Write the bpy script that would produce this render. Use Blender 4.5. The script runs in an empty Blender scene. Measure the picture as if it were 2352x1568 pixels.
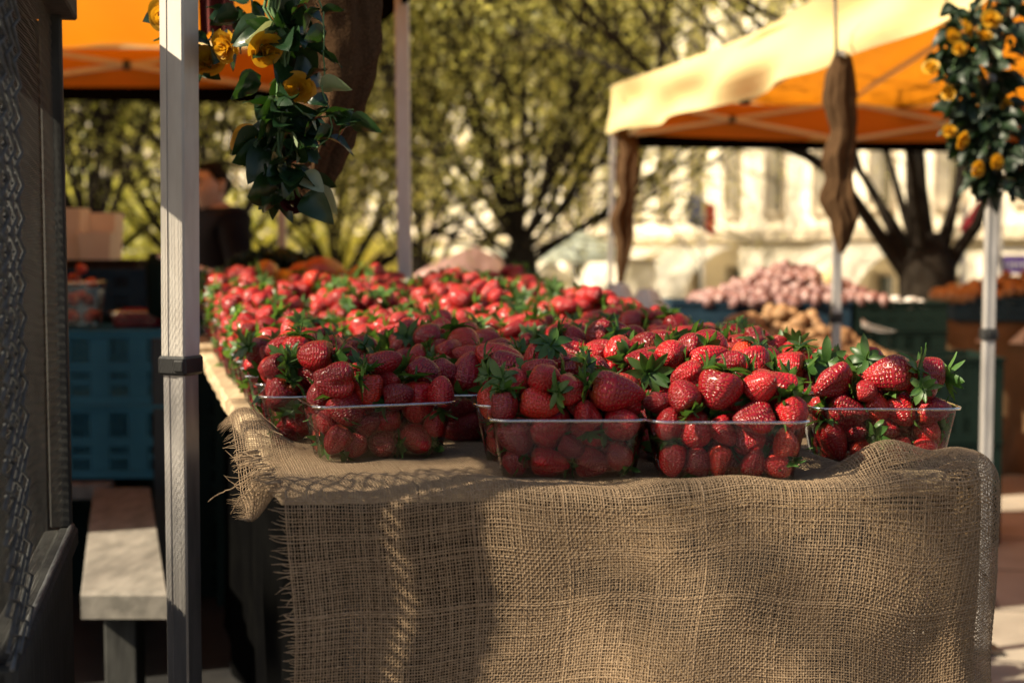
import bpy, math, random
import numpy as np
from mathutils import Vector, Matrix, Quaternion, Euler
C = bpy.context.scene.collection
F = 3267.0; HZ = 560.0; CAMZ = 1.19
PITCH = math.atan((784-HZ)/F)
rnd = random.Random(7)
R = math.radians

def P(x, y, Y):
    """photo position (2352 px wide) at ground distance Y metres -> world point"""
    cx, cy = (x-1176)/F, -(y-784)/F
    dx = cx; dy = math.cos(PITCH)+cy*math.sin(PITCH); dz = -math.sin(PITCH)+cy*math.cos(PITCH)
    k = Y/dy
    return Vector((dx*k, Y, CAMZ+dz*k))

# ------------------------------------------------------------------ mesh helpers
class MB:
    def __init__(s): s.v=[]; s.f=[]; s.m=[]; s.n=0; s.uv=None
    def add(s, v, f, mi=0):
        v=np.asarray(v,float).reshape(-1,3)
        o=s.n; s.v.append(v); s.n+=len(v)
        for q in f: s.f.append(tuple(i+o for i in q)); s.m.append(mi)
    def box(s, c, size, rz=0, rot=None, mi=0, bev=0):
        hx,hy,hz=size[0]/2,size[1]/2,size[2]/2
        if bev>0:
            b=min(bev,hx*.9,hy*.9,hz*.9)
            v=[]
            idx={}
            for sx in(-1,1):
                for sy in(-1,1):
                    for sz in(-1,1):
                        for ax in range(3):
                            p=[sx*hx,sy*hy,sz*hz]
                            for k in range(3):
                                if k!=ax: p[k]-= [sx,sy,sz][k]*b
                            idx[(sx,sy,sz,ax)]=len(v); v.append(p)
            f=[]
            for ax in range(3):
                o=[k for k in range(3) if k!=ax]
                for sg in(-1,1):
                    q=[]
                    for (a,c2) in((-1,-1),(1,-1),(1,1),(-1,1)):
                        t=[0,0,0]; t[ax]=sg; t[o[0]]=a; t[o[1]]=c2
                        q.append(idx[(t[0],t[1],t[2],ax)])
                    if (sg>0)!=(ax!=1): q=q[::-1]
                    f.append(q)
            for a in range(3):
                for b2 in range(a+1,3):
                    c2=3-a-b2
                    for sa in(-1,1):
                        for sb in(-1,1):
                            t=[0,0,0]; t[a]=sa; t[b2]=sb
                            t0=list(t); t0[c2]=-1; t1=list(t); t1[c2]=1
                            f.append([idx[(*t0,a)],idx[(*t1,a)],idx[(*t1,b2)],idx[(*t0,b2)]])
            for sx in(-1,1):
                for sy in(-1,1):
                    for sz in(-1,1): f.append([idx[(sx,sy,sz,k)] for k in range(3)])
            v=np.array(v)
        else:
            v=np.array([[x,y,z] for x in(-hx,hx) for y in(-hy,hy) for z in(-hz,hz)])
            f=[(0,1,3,2),(4,6,7,5),(0,4,5,1),(2,3,7,6),(0,2,6,4),(1,5,7,3)]
        M=np.array((rot if rot is not None else Matrix.Rotation(rz,3,'Z')))
        s.add(v@M.T+np.array(c),f,mi)
    def bar(s, a, b, w, h=None, mi=0, bev=0):
        a=Vector(a); b=Vector(b); d=b-a; L=d.length
        q=d.to_track_quat('Y','Z').to_matrix()
        s.box((a+b)/2,(w,L,h or w),rot=q,mi=mi,bev=bev)
    def tube(s, pts, rad, n=8, mi=0, cap=True):
        pts=[Vector(p) for p in pts]; k=len(pts)
        rad=list(rad) if hasattr(rad,'__len__') else [rad]*k
        v=[]; f=[]; up=None
        for i in range(k):
            t=(pts[min(i+1,k-1)]-pts[max(i-1,0)])
            t=t.normalized() if t.length>1e-9 else Vector((0,0,1))
            if up is None: up=t.orthogonal().normalized()
            up=(up-t*up.dot(t)); up=up.normalized() if up.length>1e-6 else t.orthogonal().normalized()
            w=t.cross(up)
            for j in range(n):
                a=2*math.pi*j/n
                v.append(pts[i]+(up*math.cos(a)+w*math.sin(a))*rad[i])
        for i in range(k-1):
            for j in range(n):
                f.append((i*n+j,i*n+(j+1)%n,(i+1)*n+(j+1)%n,(i+1)*n+j))
        if cap: f.append(tuple(range(n))[::-1]); f.append(tuple((k-1)*n+j for j in range(n)))
        s.add(v,f,mi)
    def grid(s, V, closed_u=False, mi=0, flip=False):
        V=np.asarray(V); a,b=V.shape[:2]; f=[]
        for i in range(a-1):
            for j in range(b if closed_u else b-1):
                q=(i*b+j,i*b+(j+1)%b,(i+1)*b+(j+1)%b,(i+1)*b+j)
                f.append(q[::-1] if flip else q)
        s.add(V.reshape(-1,3),f,mi)
    def build(s, name, mats, parent=None, smooth=False, uv=None):
        me=bpy.data.meshes.new(name)
        v=np.concatenate(s.v) if s.v else np.zeros((0,3))
        fast_mesh(me, v, s.f)
        if not isinstance(mats,(list,tuple)): mats=[mats]
        for m in mats: me.materials.append(m)
        if len(mats)>1: me.polygons.foreach_set('material_index',s.m)
        me.polygons.foreach_set('use_smooth',[smooth]*len(s.f))
        if uv is not None:
            l=me.uv_layers.new(name='UVMap'); vi=np.zeros(len(me.loops),int); me.loops.foreach_get('vertex_index',vi)
            l.data.foreach_set('uv',np.asarray(uv)[vi].ravel())
        me.update()
        return link(name, me, parent)

def fast_mesh(me, v, faces):
    v=np.asarray(v,np.float32)
    me.vertices.add(len(v)); me.vertices.foreach_set('co',v.ravel())
    if isinstance(faces,np.ndarray):
        nf,k=faces.shape; tot=np.full(nf,k,np.int32); li=faces.ravel().astype(np.int32)
    else:
        nf=len(faces); tot=np.array([len(q) for q in faces],np.int32)
        li=np.array([i for q in faces for i in q],np.int32)
    st=np.concatenate([[0],np.cumsum(tot)[:-1]]).astype(np.int32) if nf else np.zeros(0,np.int32)
    me.loops.add(len(li)); me.loops.foreach_set('vertex_index',li)
    me.polygons.add(nf); me.polygons.foreach_set('loop_start',st); me.polygons.foreach_set('loop_total',tot)
    me.update(calc_edges=True); me.validate()

def raw_obj(name, v, faces, mats, parent=None, smooth=True, mi=None, uv=None):
    me=bpy.data.meshes.new(name); fast_mesh(me,v,faces)
    for m in (mats if isinstance(mats,(list,tuple)) else [mats]): me.materials.append(m)
    n=len(me.polygons)
    me.polygons.foreach_set('use_smooth',[smooth]*n)
    if mi is not None: me.polygons.foreach_set('material_index',np.asarray(mi,np.int32))
    me.update()
    return link(name,me,parent)

def link(name, me, parent=None):
    o=bpy.data.objects.new(name,me); C.objects.link(o)
    if parent is not None: o.parent=parent
    return o
def tag(o, label=None, cat=None, group=None, kind=None):
    if label: o['label']=label
    if cat: o['category']=cat
    if group: o['group']=group
    if kind: o['kind']=kind
    return o
def thing(name, label, cat, loc=(0,0,0), rz=0, group=None):
    o=bpy.data.objects.new(name,None); o.empty_display_size=.05; C.objects.link(o)
    o.location=loc; o.rotation_euler=(0,0,rz)
    return tag(o,label,cat,group)
def dup(root, loc=None, rot=None, scale=None, label=None, group=None):
    r=root.copy(); C.objects.link(r)
    for k in ('label','group'):
        pass
    if label: r['label']=label
    if group: r['group']=group
    if loc is not None: r.location=loc
    if rot is not None: r.rotation_euler=rot
    if scale is not None: r.scale=(scale,)*3 if not hasattr(scale,'__len__') else scale
    for ch in list(root.children):
        c=ch.copy(); C.objects.link(c); c.parent=r
        for g in ch.children:
            d=g.copy(); C.objects.link(d); d.parent=c
    return r

# ------------------------------------------------------------------ materials
def mat(name):
    m=bpy.data.materials.new(name); m.use_nodes=True; nt=m.node_tree; nt.nodes.clear()
    out=nt.nodes.new('ShaderNodeOutputMaterial'); return m,nt,out
def N(nt,t,**kw):
    n=nt.nodes.new('ShaderNode'+t)
    for k,v in kw.items():
        if hasattr(n,k) and not k[0].isupper(): setattr(n,k,v)
        else: n.inputs[k.replace('_',' ')].default_value=v
    return n
def rgba(c): return (*c,1) if len(c)==3 else c
def noise_col(nt, c1, c2, scale=10, detail=4, coord='Object', stretch=None, lo=.35, hi=.65):
    tc=N(nt,'TexCoord'); src=tc.outputs[coord]
    if stretch:
        mp=N(nt,'Mapping'); mp.inputs['Scale'].default_value=stretch; nt.links.new(src,mp.inputs[0]); src=mp.outputs[0]
    no=N(nt,'TexNoise',Scale=scale,Detail=detail); nt.links.new(src,no.inputs['Vector'])
    mr=N(nt,'MapRange'); mr.inputs['From Min'].default_value=lo; mr.inputs['From Max'].default_value=hi
    nt.links.new(no.outputs['Fac'],mr.inputs['Value'])
    mx=N(nt,'Mix',data_type='RGBA'); mx.inputs['A'].default_value=rgba(c1); mx.inputs['B'].default_value=rgba(c2)
    nt.links.new(mr.outputs[0],mx.inputs['Factor'])
    return mx.outputs['Result'], no.outputs['Fac'], src
def simple(name, c1, c2=None, rough=.6, metal=0, scale=12, bump=0, stretch=None, spec=.5, trans=0, coord='Object', sss=0, coat=0, detail=4,lo=.35,hi=.65):
    m,nt,out=mat(name)
    b=N(nt,'BsdfPrincipled'); b.inputs['Roughness'].default_value=rough; b.inputs['Metallic'].default_value=metal
    b.inputs['Specular IOR Level'].default_value=spec; b.inputs['Coat Weight'].default_value=coat
    if sss: b.inputs['Subsurface Weight'].default_value=sss; b.inputs['Subsurface Radius'].default_value=(.01,.004,.003)
    col,fac,src=noise_col(nt,c1,c2 or tuple(x*.75 for x in c1),scale,detail,coord,stretch,lo,hi)
    nt.links.new(col,b.inputs['Base Color'])
    if bump:
        bp=N(nt,'Bump',Strength=bump,Distance=.01); nt.links.new(fac,bp.inputs['Height']); nt.links.new(bp.outputs[0],b.inputs['Normal'])
    sh=b.outputs[0]
    if trans:
        t=N(nt,'BsdfTranslucent'); nt.links.new(col,t.inputs[0]); ms=N(nt,'MixShader',Fac=trans)
        nt.links.new(sh,ms.inputs[1]); nt.links.new(t.outputs[0],ms.inputs[2]); sh=ms.outputs[0]
    nt.links.new(sh,out.inputs[0]); return m

def berry_mat(name, c_red, c_dark, pale=0.0):
    m,nt,out=mat(name); L=nt.links.new
    b=N(nt,'BsdfPrincipled',Roughness=.32); b.inputs['Specular IOR Level'].default_value=.48
    b.inputs['Subsurface Weight'].default_value=.12; b.inputs['Subsurface Radius'].default_value=(.006,.0015,.001)
    b.inputs['Coat Weight'].default_value=.08; b.inputs['Coat Roughness'].default_value=.12
    uv=N(nt,'UVMap',uv_map='UVMap')
    vo=N(nt,'TexVoronoi',voronoi_dimensions='2D',Scale=1.0,Randomness=.52); L(uv.outputs[0],vo.inputs['Vector'])
    # big patches
    oi=N(nt,'ObjectInfo'); tc=N(nt,'TexCoord')
    no=N(nt,'TexNoise',noise_dimensions='4D',Scale=38,Detail=2); L(tc.outputs['Object'],no.inputs['Vector'])
    mm=N(nt,'Math',operation='MULTIPLY'); mm.inputs[1].default_value=37; L(oi.outputs['Random'],mm.inputs[0]); L(mm.outputs[0],no.inputs['W'])
    mx=N(nt,'Mix',data_type='RGBA'); mx.inputs['A'].default_value=rgba(c_red); mx.inputs['B'].default_value=rgba(c_dark)
    ad=N(nt,'Math',operation='ADD'); L(no.outputs['Fac'],ad.inputs[0])
    sb=N(nt,'Math',operation='MULTIPLY_ADD'); sb.inputs[1].default_value=.5; sb.inputs[2].default_value=-.25; L(oi.outputs['Random'],sb.inputs[0]); L(sb.outputs[0],ad.inputs[1])
    mr=N(nt,'MapRange'); mr.inputs['From Min'].default_value=.3; mr.inputs['From Max'].default_value=.7; L(ad.outputs[0],mr.inputs['Value']); L(mr.outputs[0],mx.inputs['Factor'])
    # pale shoulder (near the calyx)
    sx=N(nt,'SeparateXYZ'); L(uv.outputs[0],sx.inputs[0])
    sh=N(nt,'MapRange'); sh.inputs['From Min'].default_value=0.2; sh.inputs['From Max'].default_value=2.6; sh.inputs['To Min'].default_value=.60+pale; sh.inputs['To Max'].default_value=0; L(sx.outputs['Y'],sh.inputs['Value'])
    nm=N(nt,'Math',operation='MULTIPLY'); L(sh.outputs[0],nm.inputs[0]); L(no.outputs['Fac'],nm.inputs[1])
    m2=N(nt,'Mix',data_type='RGBA'); m2.inputs['B'].default_value=(.75,.22,.06,1); L(nm.outputs[0],m2.inputs['Factor']); L(mx.outputs['Result'],m2.inputs['A'])
    # seeds
    sd=N(nt,'MapRange'); sd.inputs['From Min'].default_value=.08; sd.inputs['From Max'].default_value=.16; sd.inputs['To Min'].default_value=.65; sd.inputs['To Max'].default_value=0; L(vo.outputs['Distance'],sd.inputs['Value'])
    m3=N(nt,'Mix',data_type='RGBA'); m3.inputs['B'].default_value=(.50,.22,.05,1); L(sd.outputs[0],m3.inputs['Factor']); L(m2.outputs['Result'],m3.inputs['A'])
    L(m3.outputs['Result'],b.inputs['Base Color'])
    # dimples: low at the cell centre, with the seed itself raised
    h=N(nt,'MapRange',interpolation_type='SMOOTHSTEP'); h.inputs['From Min'].default_value=.12; h.inputs['From Max'].default_value=.5; L(vo.outputs['Distance'],h.inputs['Value'])
    h2=N(nt,'MapRange'); h2.inputs['From Min'].default_value=.06; h2.inputs['From Max'].default_value=.16; h2.inputs['To Min'].default_value=.55; h2.inputs['To Max'].default_value=0; L(vo.outputs['Distance'],h2.inputs['Value'])
    hs=N(nt,'Math',operation='ADD'); L(h.outputs[0],hs.inputs[0]); L(h2.outputs[0],hs.inputs[1])
    bp=N(nt,'Bump',Strength=.9,Distance=.0011); L(hs.outputs[0],bp.inputs['Height'])
    L(bp.outputs[0],b.inputs['Normal']); L(bp.outputs[0],b.inputs['Coat Normal'])
    L(b.outputs[0],out.inputs[0]); return m

def leaf_mat(name, c1, c2, trans=.45, rough=.45, island=True, glow=None):
    m,nt,out=mat(name); L=nt.links.new
    b=N(nt,'BsdfPrincipled',Roughness=rough); t=N(nt,'BsdfTranslucent')
    g=N(nt,'NewGeometry'); mx=N(nt,'Mix',data_type='RGBA'); mx.inputs['A'].default_value=rgba(c1); mx.inputs['B'].default_value=rgba(c2)
    if island: L(g.outputs['Random Per Island'],mx.inputs['Factor'])
    L(mx.outputs['Result'],b.inputs['Base Color'])
    tm=N(nt,'Mix',data_type='RGBA',blend_type='MULTIPLY'); tm.inputs['Factor'].default_value=1; tm.inputs['B'].default_value=rgba(glow or (1.8,1.7,.95)); L(mx.outputs['Result'],tm.inputs['A'])
    L(tm.outputs['Result'],t.inputs[0])
    ms=N(nt,'MixShader',Fac=trans); L(b.outputs[0],ms.inputs[1]); L(t.outputs[0],ms.inputs[2]); L(ms.outputs[0],out.inputs[0]); return m

def clear_mat(name, tint=(.97,.98,.98), body=.05):
    m,nt,out=mat(name); L=nt.links.new
    tr=N(nt,'BsdfTransparent',Color=rgba(tint)); gl=N(nt,'BsdfGlossy',Roughness=.08); gl.inputs['Color'].default_value=(.9,.92,.92,1)
    lw=N(nt,'LayerWeight',Blend=.22); mr=N(nt,'MapRange'); mr.inputs['To Min'].default_value=body; mr.inputs['To Max'].default_value=.75
    L(lw.outputs['Fresnel'],mr.inputs['Value'])
    ms=N(nt,'MixShader'); L(mr.outputs[0],ms.inputs[0]); L(tr.outputs[0],ms.inputs[1]); L(gl.outputs[0],ms.inputs[2])
    L(ms.outputs[0],out.inputs[0]); return m

def canopy_mat(name, col, tcol, trans=.55):
    m,nt,out=mat(name); L=nt.links.new
    d=N(nt,'BsdfPrincipled',Roughness=.65); c,fac,src=noise_col(nt,col,tuple(x*.9 for x in col),3,3)
    L(c,d.inputs['Base Color']); t=N(nt,'BsdfTranslucent'); t.inputs[0].default_value=rgba(tcol)
    ms=N(nt,'MixShader',Fac=trans); L(d.outputs[0],ms.inputs[1]); L(t.outputs[0],ms.inputs[2]); L(ms.outputs[0],out.inputs[0]); return m

M={}
M['berry']=berry_mat('strawberry_red',(.38,.007,.012),(.17,.003,.009))
M['berry_orange']=berry_mat('strawberry_orange',(.50,.03,.012),(.42,.015,.014),pale=.35)
M['calyx']=leaf_mat('calyx_green',(.035,.095,.02),(.10,.19,.04),trans=.4,rough=.4)
M['stem']=simple('stem_green',(.12,.20,.05),(.2,.25,.09),rough=.5)
M['clear']=clear_mat('clear_plastic',body=.045)
M['clear_rim']=clear_mat('clear_plastic_rim',body=.38)
M['wood']=simple('weathered_wood',(.50,.38,.24),(.30,.21,.12),rough=.8,scale=9,stretch=(6,.5,6),bump=.4)
M['darkwood']=simple('dark_wood',(.035,.024,.015),(.018,.012,.008),rough=.9,spec=.1,scale=9,stretch=(6,.5,6))
M['alu']=simple('aluminium_profile',(.52,.49,.47),(.36,.34,.33),rough=.42,metal=.55,scale=50,stretch=(1,1,.15),bump=.05)
M['alu_pale']=simple('painted_metal_post',(.56,.52,.475),(.50,.455,.41),rough=.5,metal=.15,scale=55,stretch=(1,1,.25))
M['black']=simple('black_plastic',(.012,.012,.013),(.02,.02,.02),rough=.5)
M['blackcloth']=simple('black_cloth',(.002,.002,.0022),(.003,.003,.003),rough=.95,spec=0)
M['burlap']=simple('jute_thread',(.41,.295,.19),(.28,.19,.118),rough=.9,scale=220,spec=.15,trans=.18,lo=.3,hi=.7)
M['burlap_dark']=simple('jute_lining',(.42,.29,.165),(.31,.21,.12),rough=.9,scale=60,spec=.1,trans=.12)
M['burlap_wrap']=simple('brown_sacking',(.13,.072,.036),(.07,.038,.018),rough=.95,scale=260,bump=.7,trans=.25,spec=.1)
M['drape']=simple('brown_sack_drape',(.16,.095,.05),(.10,.06,.03),rough=.9,scale=5,bump=.3,spec=.1)
M['canvas']=simple('heavy_dark_canvas',(.10,.075,.05),(.08,.06,.04),rough=.9,spec=.1)
M['orange']=canopy_mat('orange_canopy',(.62,.24,.02),(.80,.26,.008),.38)
M['yellow']=canopy_mat('yellow_canopy',(.72,.61,.31),(.85,.55,.17),.3)
M['bluecrate']=simple('blue_crate_plastic',(.045,.17,.23),(.032,.13,.18),rough=.6,spec=.15,scale=6)
M['darkcrate']=simple('dark_green_crate_plastic',(.004,.011,.009),(.006,.014,.011),rough=.7,spec=.1,scale=6)
M['navycrate']=simple('grey_blue_crate_plastic',(.018,.045,.07),(.012,.03,.05),rough=.6,spec=.15,scale=6)
M['graypaint']=simple('grey_painted_wood',(.045,.045,.043),(.028,.028,.027),rough=.8,spec=.2,scale=14,stretch=(4,4,1),bump=.15)
M['benchpaint']=simple('grey_bench_board',(.21,.19,.165),(.12,.11,.095),rough=.75,scale=8,stretch=(3,1,3),bump=.25)
M['zinc']=simple('galvanised_wire',(.10,.105,.11),(.06,.06,.065),rough=.6,metal=.3,scale=60)
M['carton']=simple('pale_cardboard',(.78,.66,.50),(.70,.57,.41),rough=.85,scale=5)
M['potato']=simple('potato_skin',(.30,.17,.075),(.19,.10,.042),rough=.75,scale=25,bump=.2)
M['garlic']=simple('pink_garlic_skin',(.17,.075,.075),(.32,.20,.18),rough=.45,scale=30,bump=.2,trans=.1)
M['onion']=simple('brown_onion_skin',(.36,.19,.08),(.22,.11,.045),rough=.5,scale=25)
M['mango']=simple('mango_skin',(.62,.30,.03),(.50,.07,.03),rough=.35,scale=9,lo=.4,hi=.6)
M['raspberry']=simple('raspberry_red',(.42,.008,.03),(.3,.005,.02),rough=.4,scale=300,bump=.8)
M['plasticbag']=simple('white_plastic_bag',(.80,.79,.76),(.65,.63,.6),rough=.3,scale=10,bump=.4,trans=.35)
M['card']=simple('price_card',(.66,.52,.42),(.6,.47,.38),rough=.8)
M['redcloth']=simple('dark_red_cloth',(.16,.018,.01),(.10,.012,.008),rough=.8)
M['bark']=simple('dark_bark',(.024,.018,.013),(.012,.010,.008),rough=.95,spec=.1,scale=18,stretch=(4,4,.7),bump=.6,detail=6)
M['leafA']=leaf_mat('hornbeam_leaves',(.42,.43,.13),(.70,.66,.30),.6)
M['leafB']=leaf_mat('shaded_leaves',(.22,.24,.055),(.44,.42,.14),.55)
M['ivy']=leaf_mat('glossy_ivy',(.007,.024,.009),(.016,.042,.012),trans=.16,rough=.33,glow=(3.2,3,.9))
M['ivyshaded']=leaf_mat('shaded_ivy',(.004,.013,.004),(.010,.024,.007),trans=.12,rough=.5,glow=(3,3,.9))  # darker copy of the ivy colour, with backlit shade put in
M['ivypale']=leaf_mat('pale_ivy',(.20,.26,.15),(.30,.34,.22),trans=.2,rough=.3)
M['vine']=simple('green_vine',(.06,.13,.04),(.10,.18,.06),rough=.5)
M['rose']=leaf_mat('yellow_rose',(.55,.30,.012),(.6,.34,.02),trans=.45,rough=.5,island=False,glow=(1,.85,.6))
M['redrose']=simple('dark_red_rose',(.07,.004,.004),(.05,.003,.003),rough=.5)
M['cream']=simple('cream_render',(.88,.80,.66),(.84,.75,.60),rough=.9,scale=2)
M['trim']=simple('stone_trim',(.62,.52,.38),(.5,.41,.3),rough=.9,scale=2)
M['winglass']=simple('dark_window_glass',(.12,.10,.06),(.09,.08,.05),rough=.1)
M['shopglass']=simple('blue_grey_glass',(.10,.14,.15),(.08,.1,.11),rough=.1)
M['door']=simple('tan_door',(.42,.27,.12),(.36,.22,.1),rough=.6)
M['awning']=canopy_mat('white_awning',(.84,.78,.66),(.8,.7,.5),.3)
M['awning_pink']=canopy_mat('pink_awning',(.80,.50,.48),(.8,.45,.4),.4)
M['awning_mint']=canopy_mat('pale_mint_awning',(.72,.78,.70),(.6,.7,.6),.3)
M['skin']=simple('skin',(.50,.36,.31),(.45,.31,.27),rough=.5,scale=6)
M['hair']=simple('dark_hair',(.008,.006,.005),(.014,.011,.009),rough=.9,spec=.1,scale=80)
M['jacket']=simple('black_jacket',(.005,.005,.009),(.008,.008,.012),rough=.8,spec=.12)
M['jeans']=simple('dark_trousers',(.02,.025,.04),(.015,.02,.03),rough=.9)
M['carpaint']=simple('pale_car_paint',(.60,.64,.64),(.58,.62,.62),rough=.2,coat=.6)
M['tyre']=simple('tyre_rubber',(.02,.02,.02),(.015,.015,.015),rough=.85)
M['purple']=simple('purple_banner',(.13,.06,.30),(.11,.05,.27),rough=.7)
M['white']=simple('white_paint',(.78,.76,.72),(.72,.7,.66),rough=.6)
M['flagblue']=simple('blue_flag',(.03,.07,.35),(.03,.06,.3),rough=.7)
M['flagred']=simple('red_flag',(.5,.03,.04),(.45,.03,.04),rough=.7)
M['hedge']=leaf_mat('dark_herb_leaves',(.008,.018,.006),(.02,.035,.01),.2)
# ================================================================== camera, light, sky
cam=bpy.data.objects.new('camera',bpy.data.cameras.new('camera')); C.objects.link(cam)
bpy.context.scene.camera=cam
cam.location=(0,0,CAMZ); cam.rotation_euler=(math.pi/2-PITCH,0,0)
cam.data.sensor_width=36; cam.data.lens=F*36/2352; cam.data.clip_end=600; cam.data.clip_start=.05
cam.data.dof.use_dof=True; cam.data.dof.focus_distance=1.90; cam.data.dof.aperture_fstop=3.6; cam.data.dof.aperture_blades=9
SUN=Vector((-.72,-.28,.64)).normalized()
el=math.asin(SUN.z); az=math.atan2(SUN.x,SUN.y)
w=bpy.data.worlds.new('World'); bpy.context.scene.world=w; w.use_nodes=True
bg=w.node_tree.nodes['Background']; sk=w.node_tree.nodes.new('ShaderNodeTexSky'); sk.sky_type='NISHITA'
sk.sun_disc=False; sk.sun_elevation=el; sk.sun_rotation=az; sk.dust_density=3; sk.ozone_density=.8
w.node_tree.links.new(sk.outputs[0],bg.inputs[0]); bg.inputs[1].default_value=.05
sl=bpy.data.lights.new('sun','SUN'); sl.energy=5; sl.angle=R(.5); sl.color=(1,.87,.64)
so=bpy.data.objects.new('sun',sl); C.objects.link(so); so.rotation_euler=SUN.to_track_quat('Z','Y').to_euler()
sc=bpy.context.scene
sc.view_settings.view_transform='Standard'; sc.view_settings.look='None'; sc.view_settings.exposure=1.42; sc.view_settings.gamma=1
sc.render.engine='CYCLES'; sc.cycles.use_denoising=True
sc.cycles.max_bounces=10; sc.cycles.transparent_max_bounces=24; sc.cycles.transmission_bounces=6; sc.cycles.diffuse_bounces=4
sc.cycles.caustics_reflective=False; sc.cycles.caustics_refractive=False

# ================================================================== table frame in plan
XL=lambda y: -.266-(y-1.63)*.262
XR=lambda y: .60-(y-1.73)*.21
ZT=.900
XRp=lambda y: .555-(y-1.73)*.195

# ================================================================== strawberries
def berry_geo(seed, nu, nv, L, Rr, shape):
    r=random.Random(seed); ph=[r.uniform(0,6.28) for _ in range(4)]; wv_=r.choice([.7,1.2,2.0,2.6])
    v=[];uv=[]
    for i in range(nv+1):
        t=i/nv; tt=1-math.cos(t*math.pi/2) if shape>=0 else t
        t2=t**1.0
        ang=t2*math.pi
        # arc-length like sampling: shoulder dense, tip dense
        z=.5-(.5-.5*math.cos(ang))
        s=.5-z                       # 0 top .. 1 tip
        if s<.33: rad=math.sqrt(max(0,1-((.33-s)/.33)**2*.96))
        else:
            q=(s-.33)/.67; rad=(1-q**shape)**.62
        if i==nv: rad=0
        for j in range(nu+1):
            a=2*math.pi*j/nu
            k=1+wv_*(.055*math.sin(2*a+ph[0])+.04*math.sin(3*a+ph[1]+s*3)+.04*math.sin(a+ph[2]+4*s)+.02*math.sin(5*a+ph[3]-s*5))
            v.append((Rr*rad*k*math.cos(a),Rr*rad*k*math.sin(a)*(.93),z*L+.0018*math.sin(3*a+ph[3])*rad*(1-s)-(.004*(1-rad) if s<.1 else 0)))
            uv.append((18*j/nu,s*15+ (j/nu)*1.0))
    f=[]
    for i in range(nv):
        for j in range(nu):
            f.append((i*(nu+1)+j,(i+1)*(nu+1)+j,(i+1)*(nu+1)+j+1,i*(nu+1)+j+1))
    return np.array(v),np.array(f),np.array(uv)
def set_uv(me,uv):
    l=me.uv_layers.new(name='UVMap'); vi=np.zeros(len(me.loops),np.int32); me.loops.foreach_get('vertex_index',vi)
    l.data.foreach_set('uv',uv[vi].astype(np.float32).ravel())
def calyx_geo(seed, n, seg, ztop, curl=0, stem=True, size=1):
    r=random.Random(seed); v=[];f=[];o=0
    for k in range(n):
        a=2*math.pi*(k+r.uniform(-.25,.25))/n; L=r.uniform(.014,.025)*size; wd=r.uniform(.0028,.0044)*size
        up=r.uniform(-.4,.9)+curl; tw=r.uniform(-.5,.5)
        d=np.array((math.cos(a),math.sin(a),0)); sd=np.array((-math.sin(a),math.cos(a),0))
        x=.0;z=ztop+.001; ang=r.uniform(.1,.5)+up*.3
        pts=[]
        for i in range(seg+1):
            q=i/seg
            pts.append((x,z)); x+=math.cos(ang)*L/seg; z+=math.sin(ang)*L/seg; ang-= r.uniform(.5,1.5)/seg*(1.2-up)
        for i in range(seg+1):
            q=i/seg; w=wd*(math.sin(math.pi*min(1,q*.9+.1))**.7)*(1 if q<1 else .05)
            c=d*pts[i][0]+np.array((0,0,pts[i][1]))+sd*tw*.004*q
            if seg>2:
                v+= [c-sd*w+np.array((0,0,.0006)),c-np.array((0,0,.0006)),c+sd*w+np.array((0,0,.0006))]
            else: v+=[c-sd*w,c+sd*w]
        k3=3 if seg>2 else 2
        for i in range(seg):
            for j in range(k3-1): f.append((o+i*k3+j,o+i*k3+j+1,o+(i+1)*k3+j+1,o+(i+1)*k3+j))
        o=len(v)
    if stem:
        L=r.uniform(.008,.022); b=r.uniform(-.5,.5); n2=6 if seg>2 else 3
        for i in range(4):
            q=i/3; c=np.array((b*L*q*q,.3*b*L*q,ztop+L*q-.001))
            for j in range(n2):
                aa=2*math.pi*j/n2; v.append(c+np.array((math.cos(aa),math.sin(aa),0))*(.0010+.0004*(1-q)))
        for i in range(3):
            for j in range(n2): f.append((o+i*n2+j,o+i*n2+(j+1)%n2,o+(i+1)*n2+(j+1)%n2,o+(i+1)*n2+j))
    return np.array(v),np.array(f)
VAR=[ # length, radius, taper shape
 (.047,.0185,1.9),(.052,.0195,1.6),(.042,.0190,2.3),(.045,.0175,1.5),(.038,.0175,2.2),(.056,.0205,1.8),(.044,.0200,2.0),(.040,.0215,1.7),(.058,.0185,1.35),(.036,.0190,2.8)]
bm_hi=[];cal_hi=[];geo_lo=[];cal_lo=[]
for i,(L_,R_,sh) in enumerate(VAR):
    v,f,uv=berry_geo(i,40,30,L_,R_,sh)
    for mname in ('berry','berry_orange'):
        me=bpy.data.meshes.new('strawberry'); fast_mesh(me,v,f); set_uv(me,uv); me.materials.append(M[mname])
        me.polygons.foreach_set('use_smooth',[True]*len(me.polygons)); bm_hi.append(me)
    geo_lo.append(berry_geo(i,14,11,L_,R_,sh))
    cal_lo.append(calyx_geo(50+i,9,2,L_/2-.001,size=1.4))
    row=[]
    for c in range(3):
        v,f=calyx_geo(i*10+c,10+c,5,L_/2-.001,curl=(.0,.5,-.2)[c],size=1.28)
        me=bpy.data.meshes.new('calyx'); fast_mesh(me,v,f); me.materials.append(M['calyx'])
        me.polygons.foreach_set('use_smooth',[True]*len(me.polygons)); row.append(me)
    cal_hi.append(row)

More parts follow.
